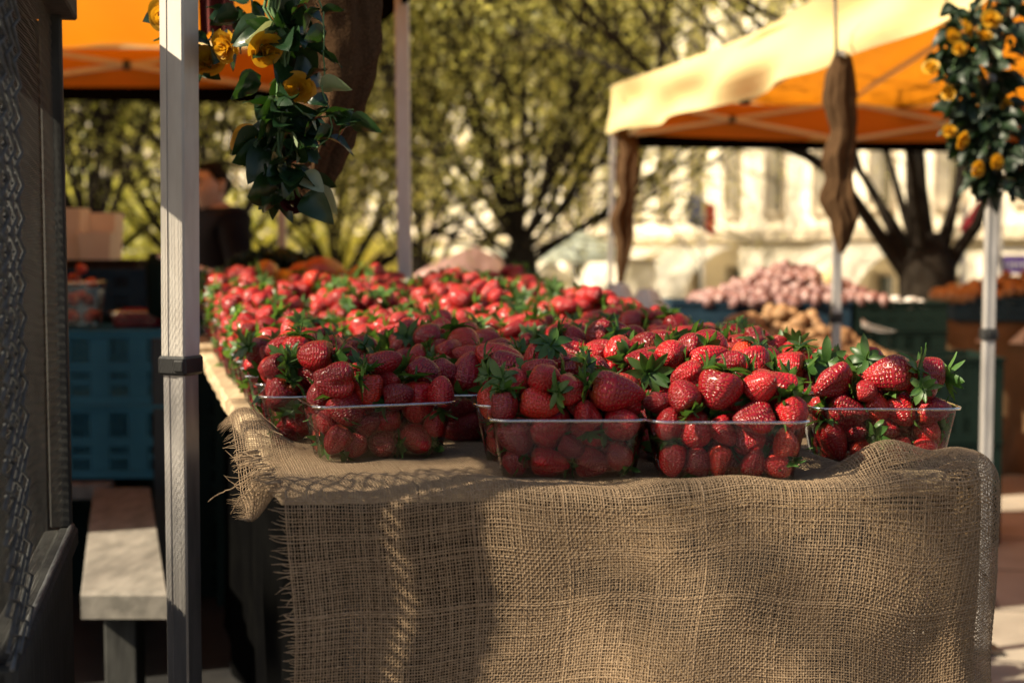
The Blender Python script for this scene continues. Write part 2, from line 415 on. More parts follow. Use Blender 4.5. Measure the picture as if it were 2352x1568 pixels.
def fill(n, W, D, H, mound, seed, anchors=(), iters=170):
    """pack n strawberries in a punnet (inner size W x D x H) heaped above the rim; positions in punnet space"""
    rg=np.random.RandomState(seed); na=len(anchors)
    ax=rg.normal(size=(n,3))*np.array([1,.8,.55]); ax/=np.linalg.norm(ax,axis=1)[:,None]
    var=rg.randint(0,len(VAR),n); sc_=np.clip(rg.normal(1.10,.15,n),.78,1.42)
    pos=np.stack([rg.uniform(-W/2+.02,W/2-.02,n),rg.uniform(-D/2+.02,D/2-.02,n),rg.uniform(.02,H+mound,n)],1)
    for i,(p,d,s_,vv) in enumerate(anchors):
        pos[i]=p; ax[i]=d; sc_[i]=s_; var[i]=vv
    L=np.array([VAR[k][0] for k in var])*sc_; Rr=np.array([VAR[k][1] for k in var])*sc_
    off=np.array([-.22,.08,.34]); rr=np.array([.93,.90,.56])     # along the tip direction
    mass=np.ones(n); mass[:na]=6
    home=pos[:na].copy()
    for it in range(iters):
        c=pos[:,None,:]+ax[:,None,:]*(off[None,:,None]*L[:,None,None]); rad=Rr[:,None]*rr[None,:]
        cf=c.reshape(-1,3); rf=rad.reshape(-1); own=np.repeat(np.arange(n),3)
        d=cf[:,None,:]-cf[None,:,:]; dist=np.sqrt((d**2).sum(2))+1e-9
        pen=(rf[:,None]+rf[None,:])*.965-dist; pen[own[:,None]==own[None,:]]=0; pen=np.maximum(pen,0)
        push=(d/dist[:,:,None]*pen[:,:,None]).sum(1)
        mv=np.zeros((n,3)); np.add.at(mv,own,push); cnt=np.zeros(n); np.add.at(cnt,own,(pen>0).sum(1))
        mv/=np.maximum(cnt,1)[:,None]**.6
        pos+=mv*.55/np.where(mass>1,2.5,1)[:,None]
        pos[:,2]-=.0005 if it<iters*.8 else .0002
        if na and it<iters*.6: pos[:na]+=(home-pos[:na])*.25
        c=pos[:,None,:]+ax[:,None,:]*(off[None,:,None]*L[:,None,None])
        # container
        zc=np.clip(c[:,:,2]/H,0,1); hw=W/2*(.86+.14*zc); hd=D/2*(.84+.16*zc)
        over=c[:,:,2]>H; hw=hw+np.where(over,.005,-.001); hd=hd+np.where(over,.003,-.001)
        lim=np.maximum(hw-rad,0.004)
        for k,lm in ((0,lim),(1,np.maximum(hd-rad,.004))):
            e=np.maximum(np.abs(c[:,:,k])-lm,0)*np.sign(c[:,:,k]); j=np.abs(e).argmax(1); pos[:,k]-=e[np.arange(n),j]
        e=np.maximum(rad+.0015-c[:,:,2],0).max(1); pos[:,2]+=e
        top=H+mound*np.clip(1-(pos[:,0]/(W*.62))**2,0,1)*np.clip(1-(pos[:,1]/(D*.72))**2,0.1,1)+.010
        e=np.maximum((c[:,:,2]+rad*.6).max(1)-top,0); pos[:,2]-=e*.3
    return pos,ax,var,sc_,L,Rr

PW,PD,PH=.186,.122,.075
def punnet_meshes(H):
    n=96; pts=[]
    def loop(W,D,rc,z,rib):
        out=[]
        per=[]
        # rounded rectangle sampled by angle parameter
        hx,hy=W/2-rc,D/2-rc
        segs=[((hx,-hy),(hx,hy),0),((hx,hy),None,0),((hx,hy),(-hx,hy),1),((-hx,hy),None,90),((-hx,hy),(-hx,-hy),2),((-hx,-hy),None,180),((-hx,-hy),(hx,-hy),3),((hx,-hy),None,270)]
        nrm=[(1,0),(0,1),(-1,0),(0,-1)]
        for a,b,k in segs:
            if b is not None:
                m_=26 if k in(0,2) else 34
                for i in range(m_):
                    q=i/m_; nx,ny=nrm[k]; rr_=1.5*rib*(1 if i%2 else -1)*(1 if (k in (0,2) or q<.2 or q>.8) else 0)
                    x=a[0]+(b[0]-a[0])*q+nx*(rc+rr_); y=a[1]+(b[1]-a[1])*q+ny*(rc+rr_); out.append((x,y,z))
            else:
                for i in range(8):
                    an=R(k+90*i/8); out.append((a[0]+rc*math.cos(an),a[1]+rc*math.sin(an),z))
        return out
    W0,D0=.160,.100
    L=[]
    for z,q,rib in ((.0,.0,0),(.002,.03,0),(.010,.12,.0007),(H*.5,.5,.0008),(H*.78,.8,.0007),(H*.86,.9,0),(H,1,0)):
        L.append(loop(W0+(PW-W0)*q,D0+(PD-D0)*q,.020,z,rib))
    mb=MB(); mb.grid(np.array(L),closed_u=True)
    bot=[np.array(loop(W0*k,D0*k,.018*k,z,0)) for k,z in ((1,.0),(.9,.0),(.86,.003),(.3,.003))]
    mb.grid(np.array(bot),closed_u=True); mb.add(bot[-1],[tuple(range(len(bot[-1])))])
    body=mb
    rb=MB()
    Rm=[loop(PW,PD,.020,H,0),loop(PW+.003,PD+.003,.022,H+.0012,0),loop(PW+.010,PD+.010,.025,H+.0008,0),loop(PW+.0115,PD+.0115,.026,H-.0008,0),loop(PW+.0100,PD+.0100,.025,H-.0028,0),loop(PW+.004,PD+.004,.022,H-.001,0),loop(PW,PD,.020,H,0)]
    rb.grid(np.array(Rm),closed_u=True)
    return body,rb
PM={}
for H in (.075,.105):
    b_,r_=punnet_meshes(H)
    ob=b_.build('punnet_body',M['clear'],smooth=True); orr=r_.build('rim',M['clear_rim'],smooth=True)
    PM[H]=(ob.data,orr.data); bpy.data.objects.remove(ob); bpy.data.objects.remove(orr)

def anchor(x,y,length,ang,Yd,toward=0.,var=None,mx=None):
    p=P(x,y,Yd); a=R(ang); d=Vector((math.cos(a),-toward,math.sin(a))).normalized()
    Lm=length/F*Yd; v=var if var is not None else 0
    return (p,d,max(.88,min(1.35,Lm/(VAR[v][0])*1.05)),v)

# x, y, length px, tip angle, extra depth behind the front wall, toward the viewer, variant
A1=[(718,898,96,182,.030,.2,0),(789,933,84,-60,.020,.5,2),(861,894,84,-85,.032,.3,2),(944,915,100,-88,.034,.3,0),(1018,888,72,85,.03,.1,4),
 (752,997,74,-120,.020,.2,0),(815,985,62,30,.028,.3,3),(885,977,92,188,.020,.1,0),(988,1009,76,150,.020,.4,2),(785,1035,60,40,.020,.3,4),(877,1033,66,170,.020,.2,4),(1020,975,60,80,.022,0,3),
 (825,815,66,70,.085,.1,4),(889,824,84,20,.075,.2,5),(946,828,80,-20,.07,.3,2),(740,858,70,160,.07,.2,3),(690,850,64,100,.075,.1,4)]
A2=[(1149,920,74,-95,.028,.4,2),(1250,905,96,-12,.032,.2,5),(1257,856,86,170,.075,.1,0),(1380,872,74,-130,.06,.3,2),(1352,931,74,100,.03,.3,0),(1437,932,80,185,.035,.3,0),(1301,912,60,-90,.05,.4,3),
 (1210,1030,84,-70,.020,.3,2),(1290,1070,94,-10,.020,.1,1),(1338,1024,56,-20,.018,.9,4),(1407,1012,68,130,.022,.3,2),(1380,1070,84,0,.020,.2,0),(1195,1080,60,-60,.020,.4,4),(1330,880,66,60,.08,.2,3)]
A3=[(1543,934,76,80,.028,.3,2),(1601,912,80,100,.045,.2,2),(1609,862,84,200,.075,.2,0),(1722,932,98,190,.024,.2,1),(1668,905,66,-100,.05,.4,4),(1821,926,76,-80,.03,.4,4),(1708,872,86,175,.07,.1,0),
 (1656,978,76,-60,.020,.5,0),(1539,1037,78,-85,.020,.2,0),(1594,1072,66,75,.020,.4,2),(1655,1037,70,-100,.022,.3,0),(1730,1012,80,20,.020,.3,2),(1790,1077,66,-40,.020,.6,4),(1722,1075,66,80,.022,.4,3),(1800,1005,66,100,.025,.3,3)]
A4=[(1883,910,62,-70,.04,.3,4),(1942,924,94,-15,.028,.3,1),(1972,880,92,-12,.065,.1,5),(2008,929,64,-40,.025,.5,4),(2073,927,78,-60,.03,.4,2),(2149,930,80,10,.03,.2,0),(2111,908,62,160,.06,.1,3),(1921,853,62,190,.09,.1,3),(2039,882,56,60,.07,.2,4),
 (1911,994,92,-70,.020,.2,5),(1972,1017,54,180,.020,.4,4),(1935,1045,60,0,.02,.3,3),(2055,1010,60,40,.022,.3,4),(2130,1035,60,20,.02,.3,4)]
punnets=[] # x,y,rz,H,anchors,label-row,label
XPN=[(-.182,1.905,R(19),A1,'frontmost left punnet'),(.068,1.745,R(1),A2,'second punnet of the front row'),(.259,1.730,R(-1),A3,'third punnet of the front row'),(.480,1.865,R(-1),A4,'front right corner punnet')]
for (x,y,rz,an,nm) in XPN: punnets.append([x,y,rz,.075,an,nm,0])
punnets+= [[.045,1.900,R(3),.075,None,'punnet right behind the gap of the front row',1],[.246,1.885,R(4),.075,None,'punnet directly behind the third front punnet',1]]
ORD=['first','second','third','fourth','fifth','sixth']
rows=[2.055,2.235,2.38,2.515,2.655,2.83,2.97,3.11,3.25,3.39,3.53,3.67,3.90,4.04,4.18]
rp=random.Random(3); RIS=.022
for ri,y0 in enumerate(rows):
    x0=XL(y0)+.115; x1=XR(y0)-.10; k=4 if x1-x0<.79 else 5
    for c in range(k):
        x=x0+(x1-x0)*c/(k-1); y=y0+.06*(x-x0)/.8
        H=.105 if (y0>3.2 ) else .075
        punnets.append([x+rp.uniform(-.006,.006),y+rp.uniform(-.006,.006),R(6)+rp.uniform(-.10,.10),H,None,'%s punnet from the wood plank edge in row %d'%(ORD[c],ri+2),ri+2])
VARS={}
def variant(H,k,):
    if (H,k) not in VARS: VARS[(H,k)]=fill(35 if H<.09 else 47,PW-.004,PD-.004,H,(.060,.085,.050,.078,.066,.092,.072)[k%7],900+k*7+int(H*1000))
    return VARS[(H,k)]
cands=[]   # individual candidates ; lo-res rest
firstp=None
for pi,(x,y,rz,H,an,nm,row) in enumerate(punnets):
    z=ZT+(.006 if row<2 and y<2.06 else .001)
    if y>3.86: z+=RIS
    body=bpy.data.objects.new('punnet',PM[H][0]); C.objects.link(body); body.location=(x,y,z); body.rotation_euler=(0,0,rz)
    rim=bpy.data.objects.new('rim',PM[H][1]); C.objects.link(rim); rim.parent=body
    tag(body,'clear plastic punnet heaped with strawberries, '+nm,'punnet','clear punnets of strawberries on the plank table')
    Mz=Matrix.Rotation(rz,3,'Z'); inv=Mz.transposed(); o=Vector((x,y,z))
    if an:
        L=[]
        for (px,py,ln,ang,dep,tw,vv) in an:
            # depth of the front wall under that pixel
            yf=y-PD/2*math.cos(rz)+(px-1176)/F*y*math.sin(rz)*0+0
            xw=(px-1176)/F*y; yf=y-PD/2/math.cos(rz)+(xw-x)*math.tan(rz)
            p,d,s_,v_=anchor(px,py,ln,ang,yf+dep,tw,vv)
            L.append((inv@(p-o),inv@d,s_,v_))
        res=fill(35,PW-.004,PD-.004,H,.060,40+pi,L,iters=150)
    else: res=variant(H,pi%7)
    flip=(1 if an or (pi//7)%2==0 else -1)
    pos,ax,var,sc_,Ls,Rs=res
    for i in range(len(pos)):
        p=Vector(pos[i]); d=Vector(ax[i])
        if flip<0: p.x,p.y=-p.x,-p.y; d.x,d.y=-d.x,-d.y
        wp=o+Mz@p; wd=Mz@d
        fr=-(PD/2)*(.84+.16*min(1,p.z/H)) ; topv=p.z>H-.004
        vis=topv or (row==0 and p.y<fr+.034) or (row in (1,2) and p.y<fr+.03 and p.z>H*.45)
        left=(x-XL(y)<.13) and p.x<-(PW/2)*.86+.032
        vis=vis or left
        if flip and not an and y>3.0: vis=p.z>H+.004
        dist=wp.y-(.3 if topv else (.1 if row==0 else -.35))
        cands.append((dist if vis else dist+50,vis,wp,wd,int(var[i]),float(sc_[i]),pi,i<len(an) if an else False,topv,(p.x,p.y,p.z)))
cands.sort(key=lambda c:c[0])
NI=292
indiv=cands[:NI]; rest=cands[NI:]
def quat_to(d,roll):
    return d.to_track_quat('-Z','Y')@Quaternion((0,0,1),roll)
rb=random.Random(11)
def words(d,s_,orange,topv,loc,row):
    size='large' if s_>1.08 else ('small' if s_<.93 else 'mid-sized')
    col='orange red' if orange else 'deep red'
    if d.y<-.6: t='tip towards the viewer'
    elif d.y>.6: t='tip pointing away'
    elif abs(d.x)>abs(d.z): t='tip to the right' if d.x>0 else 'tip to the left'
    else: t='tip up' if d.z>0 else 'tip down'
    lv='heaped above the rim' if topv else 'behind the plastic wall'
    return size,col,t,lv
from collections import defaultdict
LB=defaultdict(list); made=[]
for (ds,vis,wp,wd,v,s_,pi,anch,topv,pl) in indiv:
    orange=rb.random()<.10
    b_=bpy.data.objects.new('strawberry',bm_hi[v*2+(1 if orange else 0)]); C.objects.link(b_)
    b_.location=wp; b_.rotation_mode='QUATERNION'; b_.rotation_quaternion=quat_to(wd,rb.uniform(0,6.28)); b_.scale=(s_,)*3
    c_=bpy.data.objects.new('calyx',cal_hi[v][rb.randrange(3)]); C.objects.link(c_); c_.parent=b_
    size,col,t,lv=words(wd,s_,orange,topv,pl,punnets[pi][6])
    LB[(size,col,t,lv,pi)].append(b_); b_['category']='strawberry'; b_['group']='strawberries in the punnets'
RANK=['leftmost','second from left','third from left','fourth from left','fifth from left','sixth from left','seventh from left','eighth from left','ninth from left']
for (size,col,t,lv,pi),obs in LB.items():
    pr=punnets[pi]; base='%s %s strawberry, %s, %s, %s'%(size,col,t,'above rim' if 'above' in lv else 'behind plastic',
        {'frontmost left punnet':'front left punnet','second punnet of the front row':'second front punnet','third punnet of the front row':'third front punnet','front right corner punnet':'front right punnet','punnet right behind the gap of the front row':'punnet behind second','punnet directly behind the third front punnet':'punnet behind third'}.get(pr[5],pr[5].replace(' from the wood plank edge','').replace('punnet in','in')))
    obs.sort(key=lambda o:o.location.x)
    for i,o in enumerate(obs):
        o['label']=base+('' if len(obs)==1 else ', '+RANK[min(i,8)].replace(' from left','')+('' if i==0 else ' along'))
# the rest of the sea of strawberries: one object, nobody could count it
V=[];Fc=[];UV=[];MI=[];off=0
for (ds,vis,wp,wd,v,s_,pi,anch,topv,pl) in rest:
    q=quat_to(wd,rb.uniform(0,6.28)).to_matrix(); A=np.array(q)*s_; T=np.array(wp)
    gv,gf,gu=geo_lo[v]; V.append(gv@A.T+T); Fc.append(gf+off); UV.append(gu); MI.append(np.full(len(gf),1 if rb.random()<.05 else 0)); off+=len(gv)
    if not vis and rb.random()<.6: continue
    cv,cf=cal_lo[v]; V.append(cv@A.T+T); Fc.append(cf+off); UV.append(np.zeros((len(cv),2))); MI.append(np.full(len(cf),2)); off+=len(cv)
heap=raw_obj('strawberries',np.concatenate(V),np.concatenate(Fc),[M['berry'],M['berry_orange'],M['calyx']],mi=np.concatenate(MI))
set_uv(heap.data,np.concatenate(UV))
tag(heap,'sea of small red strawberries filling the punnets further back','strawberries',kind='stuff')

# ================================================================== jute cloth, woven thread by thread
CA0=np.array((-.262,1.612)); CA1=np.array((.524,1.688)); fl=np.linalg.norm(CA1-CA0); fd=(CA1-CA0)/fl; fn=np.array((fd[1],-fd[0]))
CR=.055; side=np.array((-.21,.978)); side/=np.linalg.norm(side)
cc=CA1-fn*CR; a0=math.atan2(fn[1],fn[0]); sn=np.array((side[1],-side[0])); a1=math.atan2(sn[1],sn[0]); 
if a1<a0: a1+=2*math.pi
AL=CR*(a1-a0)
def Cpt(s):
    s=np.asarray(s,float)
    a=a0+np.clip((s-fl)/CR,0,a1-a0)
    p=np.where((s<fl)[:,None],CA0+fd*s[:,None],np.stack([cc[0]+CR*np.cos(a),cc[1]+CR*np.sin(a)],1))
    ex=np.maximum(s-fl-AL,0); p=p+side*ex[:,None]
    n=np.where((s<fl)[:,None],fn,np.stack([np.cos(a),np.sin(a)],1)); return p,n
def sstep(a,b,x): q=np.clip((x-a)/(b-a),0,1); return q*q*(3-2*q)
ER=.022
def surf(s,t,off=0.):
    s=np.asarray(s,float); t=np.asarray(t,float)
    g=sstep(.0,.16,t)
    t2=t+g*(.10*np.maximum(s-.40,0)*(1-sstep(.75,.95,s))+.012*np.sin(6*s+1)) 
    s2=s+g*(.012*np.sin(9*t+4*s)-.03*np.maximum(t,0)*sstep(.4,.8,s)*(1-sstep(.8,.95,s)))
    t2=t2+.004*np.sin(s*17+t*5)*sstep(-.02,.1,t)+.0025*np.sin(s*41+2)*sstep(.0,.1,t)
    p,n=Cpt(s2)
    dep=np.maximum(-t2,0); Adir=np.stack([-.262+.06*np.clip(s2/fl,0,1),np.full_like(s2,.97)],1)
    a=np.clip(t2/ER,0,math.pi/2); out=ER*np.sin(a)
    dn=np.maximum(t2-ER*math.pi/2,0)
    z=ZT+.0045-ER*(1-np.cos(a))-dn
    w=(.006*np.sin(s2*11+.8+t2*6)+.004*np.sin(s2*27+t2*9)+.005*np.sin(s2*5-t2*22))*sstep(.02,.2,t2)
    w+= .04*np.maximum(t2,0)*sstep(.80,.92,s2); w+= .004*sstep(.75,.9,s2)*sstep(.0,.06,t2)*(1-sstep(.06,.3,t2))
    # top-sheet undulation and the ridge in front of the right punnet
    top=1-sstep(.0,.05,t2)
    x=p[:,0]+Adir[:,0]*dep; y=p[:,1]+Adir[:,1]*dep
    bz=.044*np.exp(-((x-.462)/.062)**2-((y-1.725)/.038)**2)+.020*np.exp(-((x-.36)/.05)**2-((y-1.80)/.03)**2)+.030*np.exp(-((x-.56)/.05)**2-((y-1.76)/.06)**2)
    bz+=.005*(1+np.sin(x*21+y*9))*np.exp(-((y-1.66)/.045)**2)+.006*np.exp(-((x+.13)/.07)**2-((y-1.70)/.035)**2)
    bz+=.0012*(1+np.sin(x*60+y*40))
    bz+=.050*sstep(.26,.36,dep)*np.exp(-((s2+.01)/.045)**2)
    bz-=.05*sstep(.012,-.035,s2)*sstep(.0,.05,dep)*(1-sstep(.24,.30,dep))
    fallz=bz*(1-sstep(0,.09,t2))
    z=z+fallz
    xo=p[:,0]+Adir[:,0]*dep+n[:,0]*(out+w+off); yo=p[:,1]+Adir[:,1]*dep+n[:,1]*(out+w+off)
    z=z+off*(1-np.sin(a))
    return np.stack([xo,yo,z],1)
def nrm_of(s,t):
    e=.001; a=surf(s+e,t)-surf(s-e,t); b=surf(s,t+e)-surf(s,t-e); n=np.cross(b,a); 
    n/=np.linalg.norm(n,axis=1)[:,None]+1e-12; return n
def threads(name,S0,S1,T0,T1,sp,wid,parent,mtl,off=0,seed=1,fray=True,skew=0.,mask=None):
    rg=np.random.RandomState(seed); V=[];Fc=[];o=0
    ns=int((S1-S0)/sp); ntt=int((T1-T0)/sp)
    sj=S0+(np.arange(ns)+.5)*sp+rg.normal(size=ns)*sp*.07; tj=T0+(np.arange(ntt)+.5)*sp+rg.normal(size=ntt)*sp*.07
    sl_=rg.lognormal(0,.20,ns); tl=rg.lognormal(0,.22,ntt)
    def ribbon(s,t,wv,wd,alongs):
        nonlocal o
        c=surf(s,t,off); n=nrm_of(s,t); 
        tg=np.gradient(c,axis=0); tg/=np.linalg.norm(tg,axis=1)[:,None]+1e-12
        b=np.cross(n,tg); c=c+n*wv[:,None]
        h=.42*wd
        ring=np.stack([c+b*wd[:,None],c+n*h[:,None],c-b*wd[:,None],c-n*h[:,None]],1); k=len(c)
        i=np.arange(k-1)[:,None]*4; j=np.arange(4)[None,:]; jn=(j+1)%4
        f=np.stack([i+j,i+jn,i+4+jn,i+4+j],2).reshape(-1,4)
        V.append(ring.reshape(-1,3)); Fc.append(f+o); o+=k*4
    for i in range(ns):
        s=sj[i]
        if s>fl+AL: t=tj[tj>0]; idx=np.where(tj>0)[0]
        elif s<0: t=tj[tj<0]; idx=np.where(tj<0)[0]
        else: t=tj; idx=np.arange(ntt)
        if len(t)<4: continue
        wob=sp*.55*np.sin(t*21+s*13)+sp*.10*np.sin(t*rg.uniform(15,45)+rg.uniform(0,6))+sp*.05*rg.normal(size=len(t))
        wv=.00042*(-1.)**(idx+i)
        wd=wid*sl_[i]*(1+.16*rg.normal(size=len(t))).clip(.55,1.6)
        ribbon(s+wob+skew*t,t,wv,wd,False)
    for i in range(ntt):
        t=tj[i]; lo=S0 if t<0 else max(S0,0.)
        sel=(sj>lo)&((sj<fl+AL) if t<0 else True); s=sj[sel]; idx=np.where(sel)[0]
        if fray:
            ex=rg.uniform(.003,.020); pre=s[0]-np.array([1,.66,.33])*ex; s=np.concatenate([pre,s]); idx=np.concatenate([[idx[0]-3,idx[0]-2,idx[0]-1],idx])
        wob=sp*.9*np.sin(s*17+t*25)+sp*.10*np.sin(s*rg.uniform(15,45)+rg.uniform(0,6))+sp*.05*rg.normal(size=len(s))
        if fray: wob[:3]+=np.array([1,.5,.2])*rg.normal()*.004
        wv=-.00042*(-1.)**(idx+i)
        wd=wid*tl[i]*(1+.16*rg.normal(size=len(s))).clip(.55,1.6)
        if fray: wd[:3]*=np.array([.35,.7,.9])
        ribbon(s,t+wob-skew*s*.5,wv,wd,True)
    return raw_obj(name,np.concatenate(V),np.concatenate(Fc),mtl,parent=parent)
cloth=threads('burlap_cloth',-.032,fl+AL+.16,-.43,.40,.0033,.00066,None,M['burlap'],0,1)
tag(cloth,'open weave tan burlap cloth with frayed left edge draped over the table front','burlap cloth')
lin=threads('lining',.26,fl+AL+.12,.045,.40,.0042,.00170,cloth,M['burlap_dark'],-.022,2,skew=.07)
# pulled threads at the frayed corner
mb=MB(); rt=random.Random(5)
for (pts,rad) in [ ([(600,1075),(570,1100),(535,1120),(498,1136),(478,1152)],.0009),([(595,1080),(585,1115),(560,1140),(545,1155),(530,1180)],.0008),
    ([(612,1085),(575,1090),(590,1120),(580,1150),(600,1172),(610,1155),(590,1130)],.0009),([(630,1090),(615,1115),(590,1140),(585,1165)],.0009),
    ([(640,985),(610,960),(580,935),(568,918)],.0007),([(650,1000),(620,985),(590,965),(575,960)],.0007),([(640,1010),(600,1000),(585,990)],.0007),([(620,1045),(590,1050),(560,1040),(545,1043)],.0008),([(620,1055),(575,1062),(548,1070),(540,1068)],.0008)]:
    p=[P(x,y,1.74-(0 if y>1030 else -.19)+rt.uniform(-.01,.01)) for x,y in pts]
    q=[]
    for i in range(len(p)-1):
        for k in range(5):
            u=k/5; a=p[max(i-1,0)];b=p[i];c=p[i+1];d=p[min(i+2,len(p)-1)]
            q.append(.5*((2*b)+(-a+c)*u+(2*a-5*b+4*c-d)*u*u+(-a+3*b-3*c+d)*u**3)+Vector((rt.uniform(-1,1),0,rt.uniform(-1,1)))*.0006)
    q.append(p[-1]); mb.tube(q,[rad*(1.1-.4*i/len(q)) for i in range(len(q))],n=5)
for k in range(46):   # short fringe over the left edge
    u=rt.random(); a=P(556+u*78+rt.uniform(-6,6),1042+u*100+rt.uniform(-10,10),1.80-u*.17)
    d=Vector((-rt.uniform(.4,1),rt.uniform(-.2,.2),-rt.uniform(-.1,.9))).normalized()*rt.uniform(.008,.024)
    mb.tube([a+Vector((.018,0,.002)),a,a+d*.5+Vector((0,0,.002)),a+d],[.0009,.0009,.0007,.0003],n=4)
lt=mb.build('loose_threads',M['burlap'],cloth,smooth=True)

# ================================================================== plank table
tb=thing('plank_table','long weathered wood plank table carrying the strawberry punnets','table',(0,0,0))
for sec,(ya,yb) in enumerate(((1.69,2.655),(2.665,3.55),(3.56,4.42))):
    for k in range(5):
        xa0=XL(ya)+(XRp(ya)-XL(ya))*k/5; xa1=XL(ya)+(XRp(ya)-XL(ya))*(k+1)/5-.004
        xb0=XL(yb)+(XRp(yb)-XL(yb))*k/5; xb1=XL(yb)+(XRp(yb)-XL(yb))*(k+1)/5-.004
        m=MB(); n=14; V_=[]; rk=random.Random(sec*9+k)
        prof=[(0,-.026),(0,-.006),(.006,0),(.5,0),(1-.006,0),(1,-.006),(1,-.026)]
        for i in range(n+1):
            u=i/n; yf_=ya+(.085*(k+.5)/5+.02 if sec==0 else 0); y=yf_+(yb-yf_)*u; x0=xa0+(xb0-xa0)*u+(rk.uniform(-.0025,.0025) if k==0 else 0); x1=xa1+(xb1-xa1)*u; W=x1-x0
            for (px,pz) in prof:
                xx=x0+ (px*W if px in(0,.5,1) else (.006 if px<.5 else W-.006))
                yy=y+(0.0)+ (px-.5)*.02
                V_.append((xx,yy,ZT+pz))
        k7=len(prof)
        m.add(V_,[(i*k7+j,i*k7+(j+1)%k7,(i+1)*k7+(j+1)%k7,(i+1)*k7+j) for i in range(n) for j in range(k7)]+[tuple(range(k7)),tuple(n*k7+j for j in range(k7))[::-1]])
        m.build('plank',M['wood'],tb)
for (y,xs) in ((1.80,(-.16,.44)),(2.62,(-.38,.34)),(4.3,(-.80,-.05))):
    for x in xs:
        m=MB(); m.box((x,y,ZT/2-.017),(.05,.05,ZT-.036),bev=.004); m.build('leg',M['darkwood'],tb)
    m=MB(); m.bar((xs[0],y,ZT-.06),(xs[1],y,ZT-.06),.04,.04); m.build('crossbar',M['darkwood'],tb)
def add_shadow_strip(a,b,w=.030):  # black strips bent behind the cloth stand in for its shadow streaks
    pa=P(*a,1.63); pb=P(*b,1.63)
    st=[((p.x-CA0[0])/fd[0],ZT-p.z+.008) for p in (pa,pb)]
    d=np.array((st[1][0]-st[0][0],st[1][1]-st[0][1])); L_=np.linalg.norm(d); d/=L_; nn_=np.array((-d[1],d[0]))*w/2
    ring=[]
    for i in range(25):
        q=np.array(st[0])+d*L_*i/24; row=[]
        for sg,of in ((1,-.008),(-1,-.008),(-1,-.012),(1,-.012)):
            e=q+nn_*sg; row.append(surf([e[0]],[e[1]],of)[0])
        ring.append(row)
    m=MB(); m.grid(np.array(ring),closed_u=True); m.build('shadow_strip',M['black'],tb)
for a,b in (((1968,1240),(1500,1412)),((1560,1262),(1990,1600)),((1300,1350),(1700,1480)),((1978,1225),(1978,1600))): add_shadow_strip(a,b)
# black sheets added below the tabletop to make the under-table shade
m=MB(); V_=[]
for i in range(60):
    u=i/59; y=1.80+u*2.5; x=XL(y)+.09+.008*math.sin(u*60)
    V_.append([(x,y,ZT-.05),(x+.01*math.sin(u*45),y,.5),(x+.012*math.sin(u*37),y,.02)])
m.grid(np.array(V_)); 
V_=[]
for i in range(30):
    u=i/29; x=-.25+u*.62; y=2.35+.05*u+.008*math.sin(u*50); V_.append([(x,y,ZT-.05),(x,y+.01*math.sin(u*40),.5),(x,y,.02)])
m2=MB(); m2.grid(np.array(V_))
shade_tarp=m.build('shade_tarp',M['blackcloth'],smooth=True); tag(shade_tarp,'black sheet added as shade below the long plank edge beside the metal post','shade_tarp')
tp2=m2.build('shade_tarp',M['blackcloth'],smooth=True); tag(tp2,'black sheet added as shade behind the burlap drape under the table','shade_tarp')

m=MB(); m.box((-.40,4.08,ZT+.006+RIS/2-.006),(1.02,.50,RIS-.006),rz=.06,bev=.004); o=m.build('riser_board',M['wood']); tag(o,'low wooden riser board lifting the last rows of strawberry punnets','board')
# ================================================================== ground
def ground_z(y): return 0.0 if y<9 else -min((y-9)*.075,1.95)
m,nt,out=mat('paving_slabs'); L=nt.links.new
b=N(nt,'BsdfPrincipled',Roughness=.85); tc=N(nt,'TexCoord'); mp=N(nt,'Mapping'); mp.inputs['Rotation'].default_value=(0,0,R(12)); L(tc.outputs['Object'],mp.inputs[0])
bk=N(nt,'TexBrick',Scale=1.0); bk.offset=.5; bk.inputs['Brick Width'].default_value=1.2; bk.inputs['Row Height'].default_value=.6; bk.inputs['Mortar Size'].default_value=.012
bk.inputs['Color1'].default_value=(.30,.26,.21,1); bk.inputs['Color2'].default_value=(.24,.205,.165,1); bk.inputs['Mortar'].default_value=(.10,.085,.07,1); L(mp.outputs[0],bk.inputs['Vector'])
no=N(nt,'TexNoise',Scale=3.5,Detail=6); L(tc.outputs['Object'],no.inputs['Vector']); mr=N(nt,'MapRange'); mr.inputs['From Min'].default_value=.3; mr.inputs['From Max'].default_value=.7; mr.inputs['To Min'].default_value=.7; mr.inputs['To Max'].default_value=1.1; L(no.outputs['Fac'],mr.inputs['Value'])
mx=N(nt,'Mix',data_type='RGBA',blend_type='MULTIPLY'); mx.inputs['Factor'].default_value=1; L(bk.outputs['Color'],mx.inputs['A']); L(mr.outputs[0],mx.inputs['B'])
L(mx.outputs['Result'],b.inputs['Base Color']); bp=N(nt,'Bump',Strength=.3,Distance=.01); L(no.outputs['Fac'],bp.inputs['Height']); L(bp.outputs[0],b.inputs['Normal']); L(b.outputs[0],out.inputs[0]); M['paving']=m
ys=[-30,-5,0,3,6,9,12,16,20,26,32,40,60,120,400]
V_=np.array([[(x,y,ground_z(y)) for x in (-400,-60,-10,0,10,60,400)] for y in ys])
g=MB(); g.grid(V_,flip=True); go=g.build('ground',M['paving']); tag(go,kind='structure')

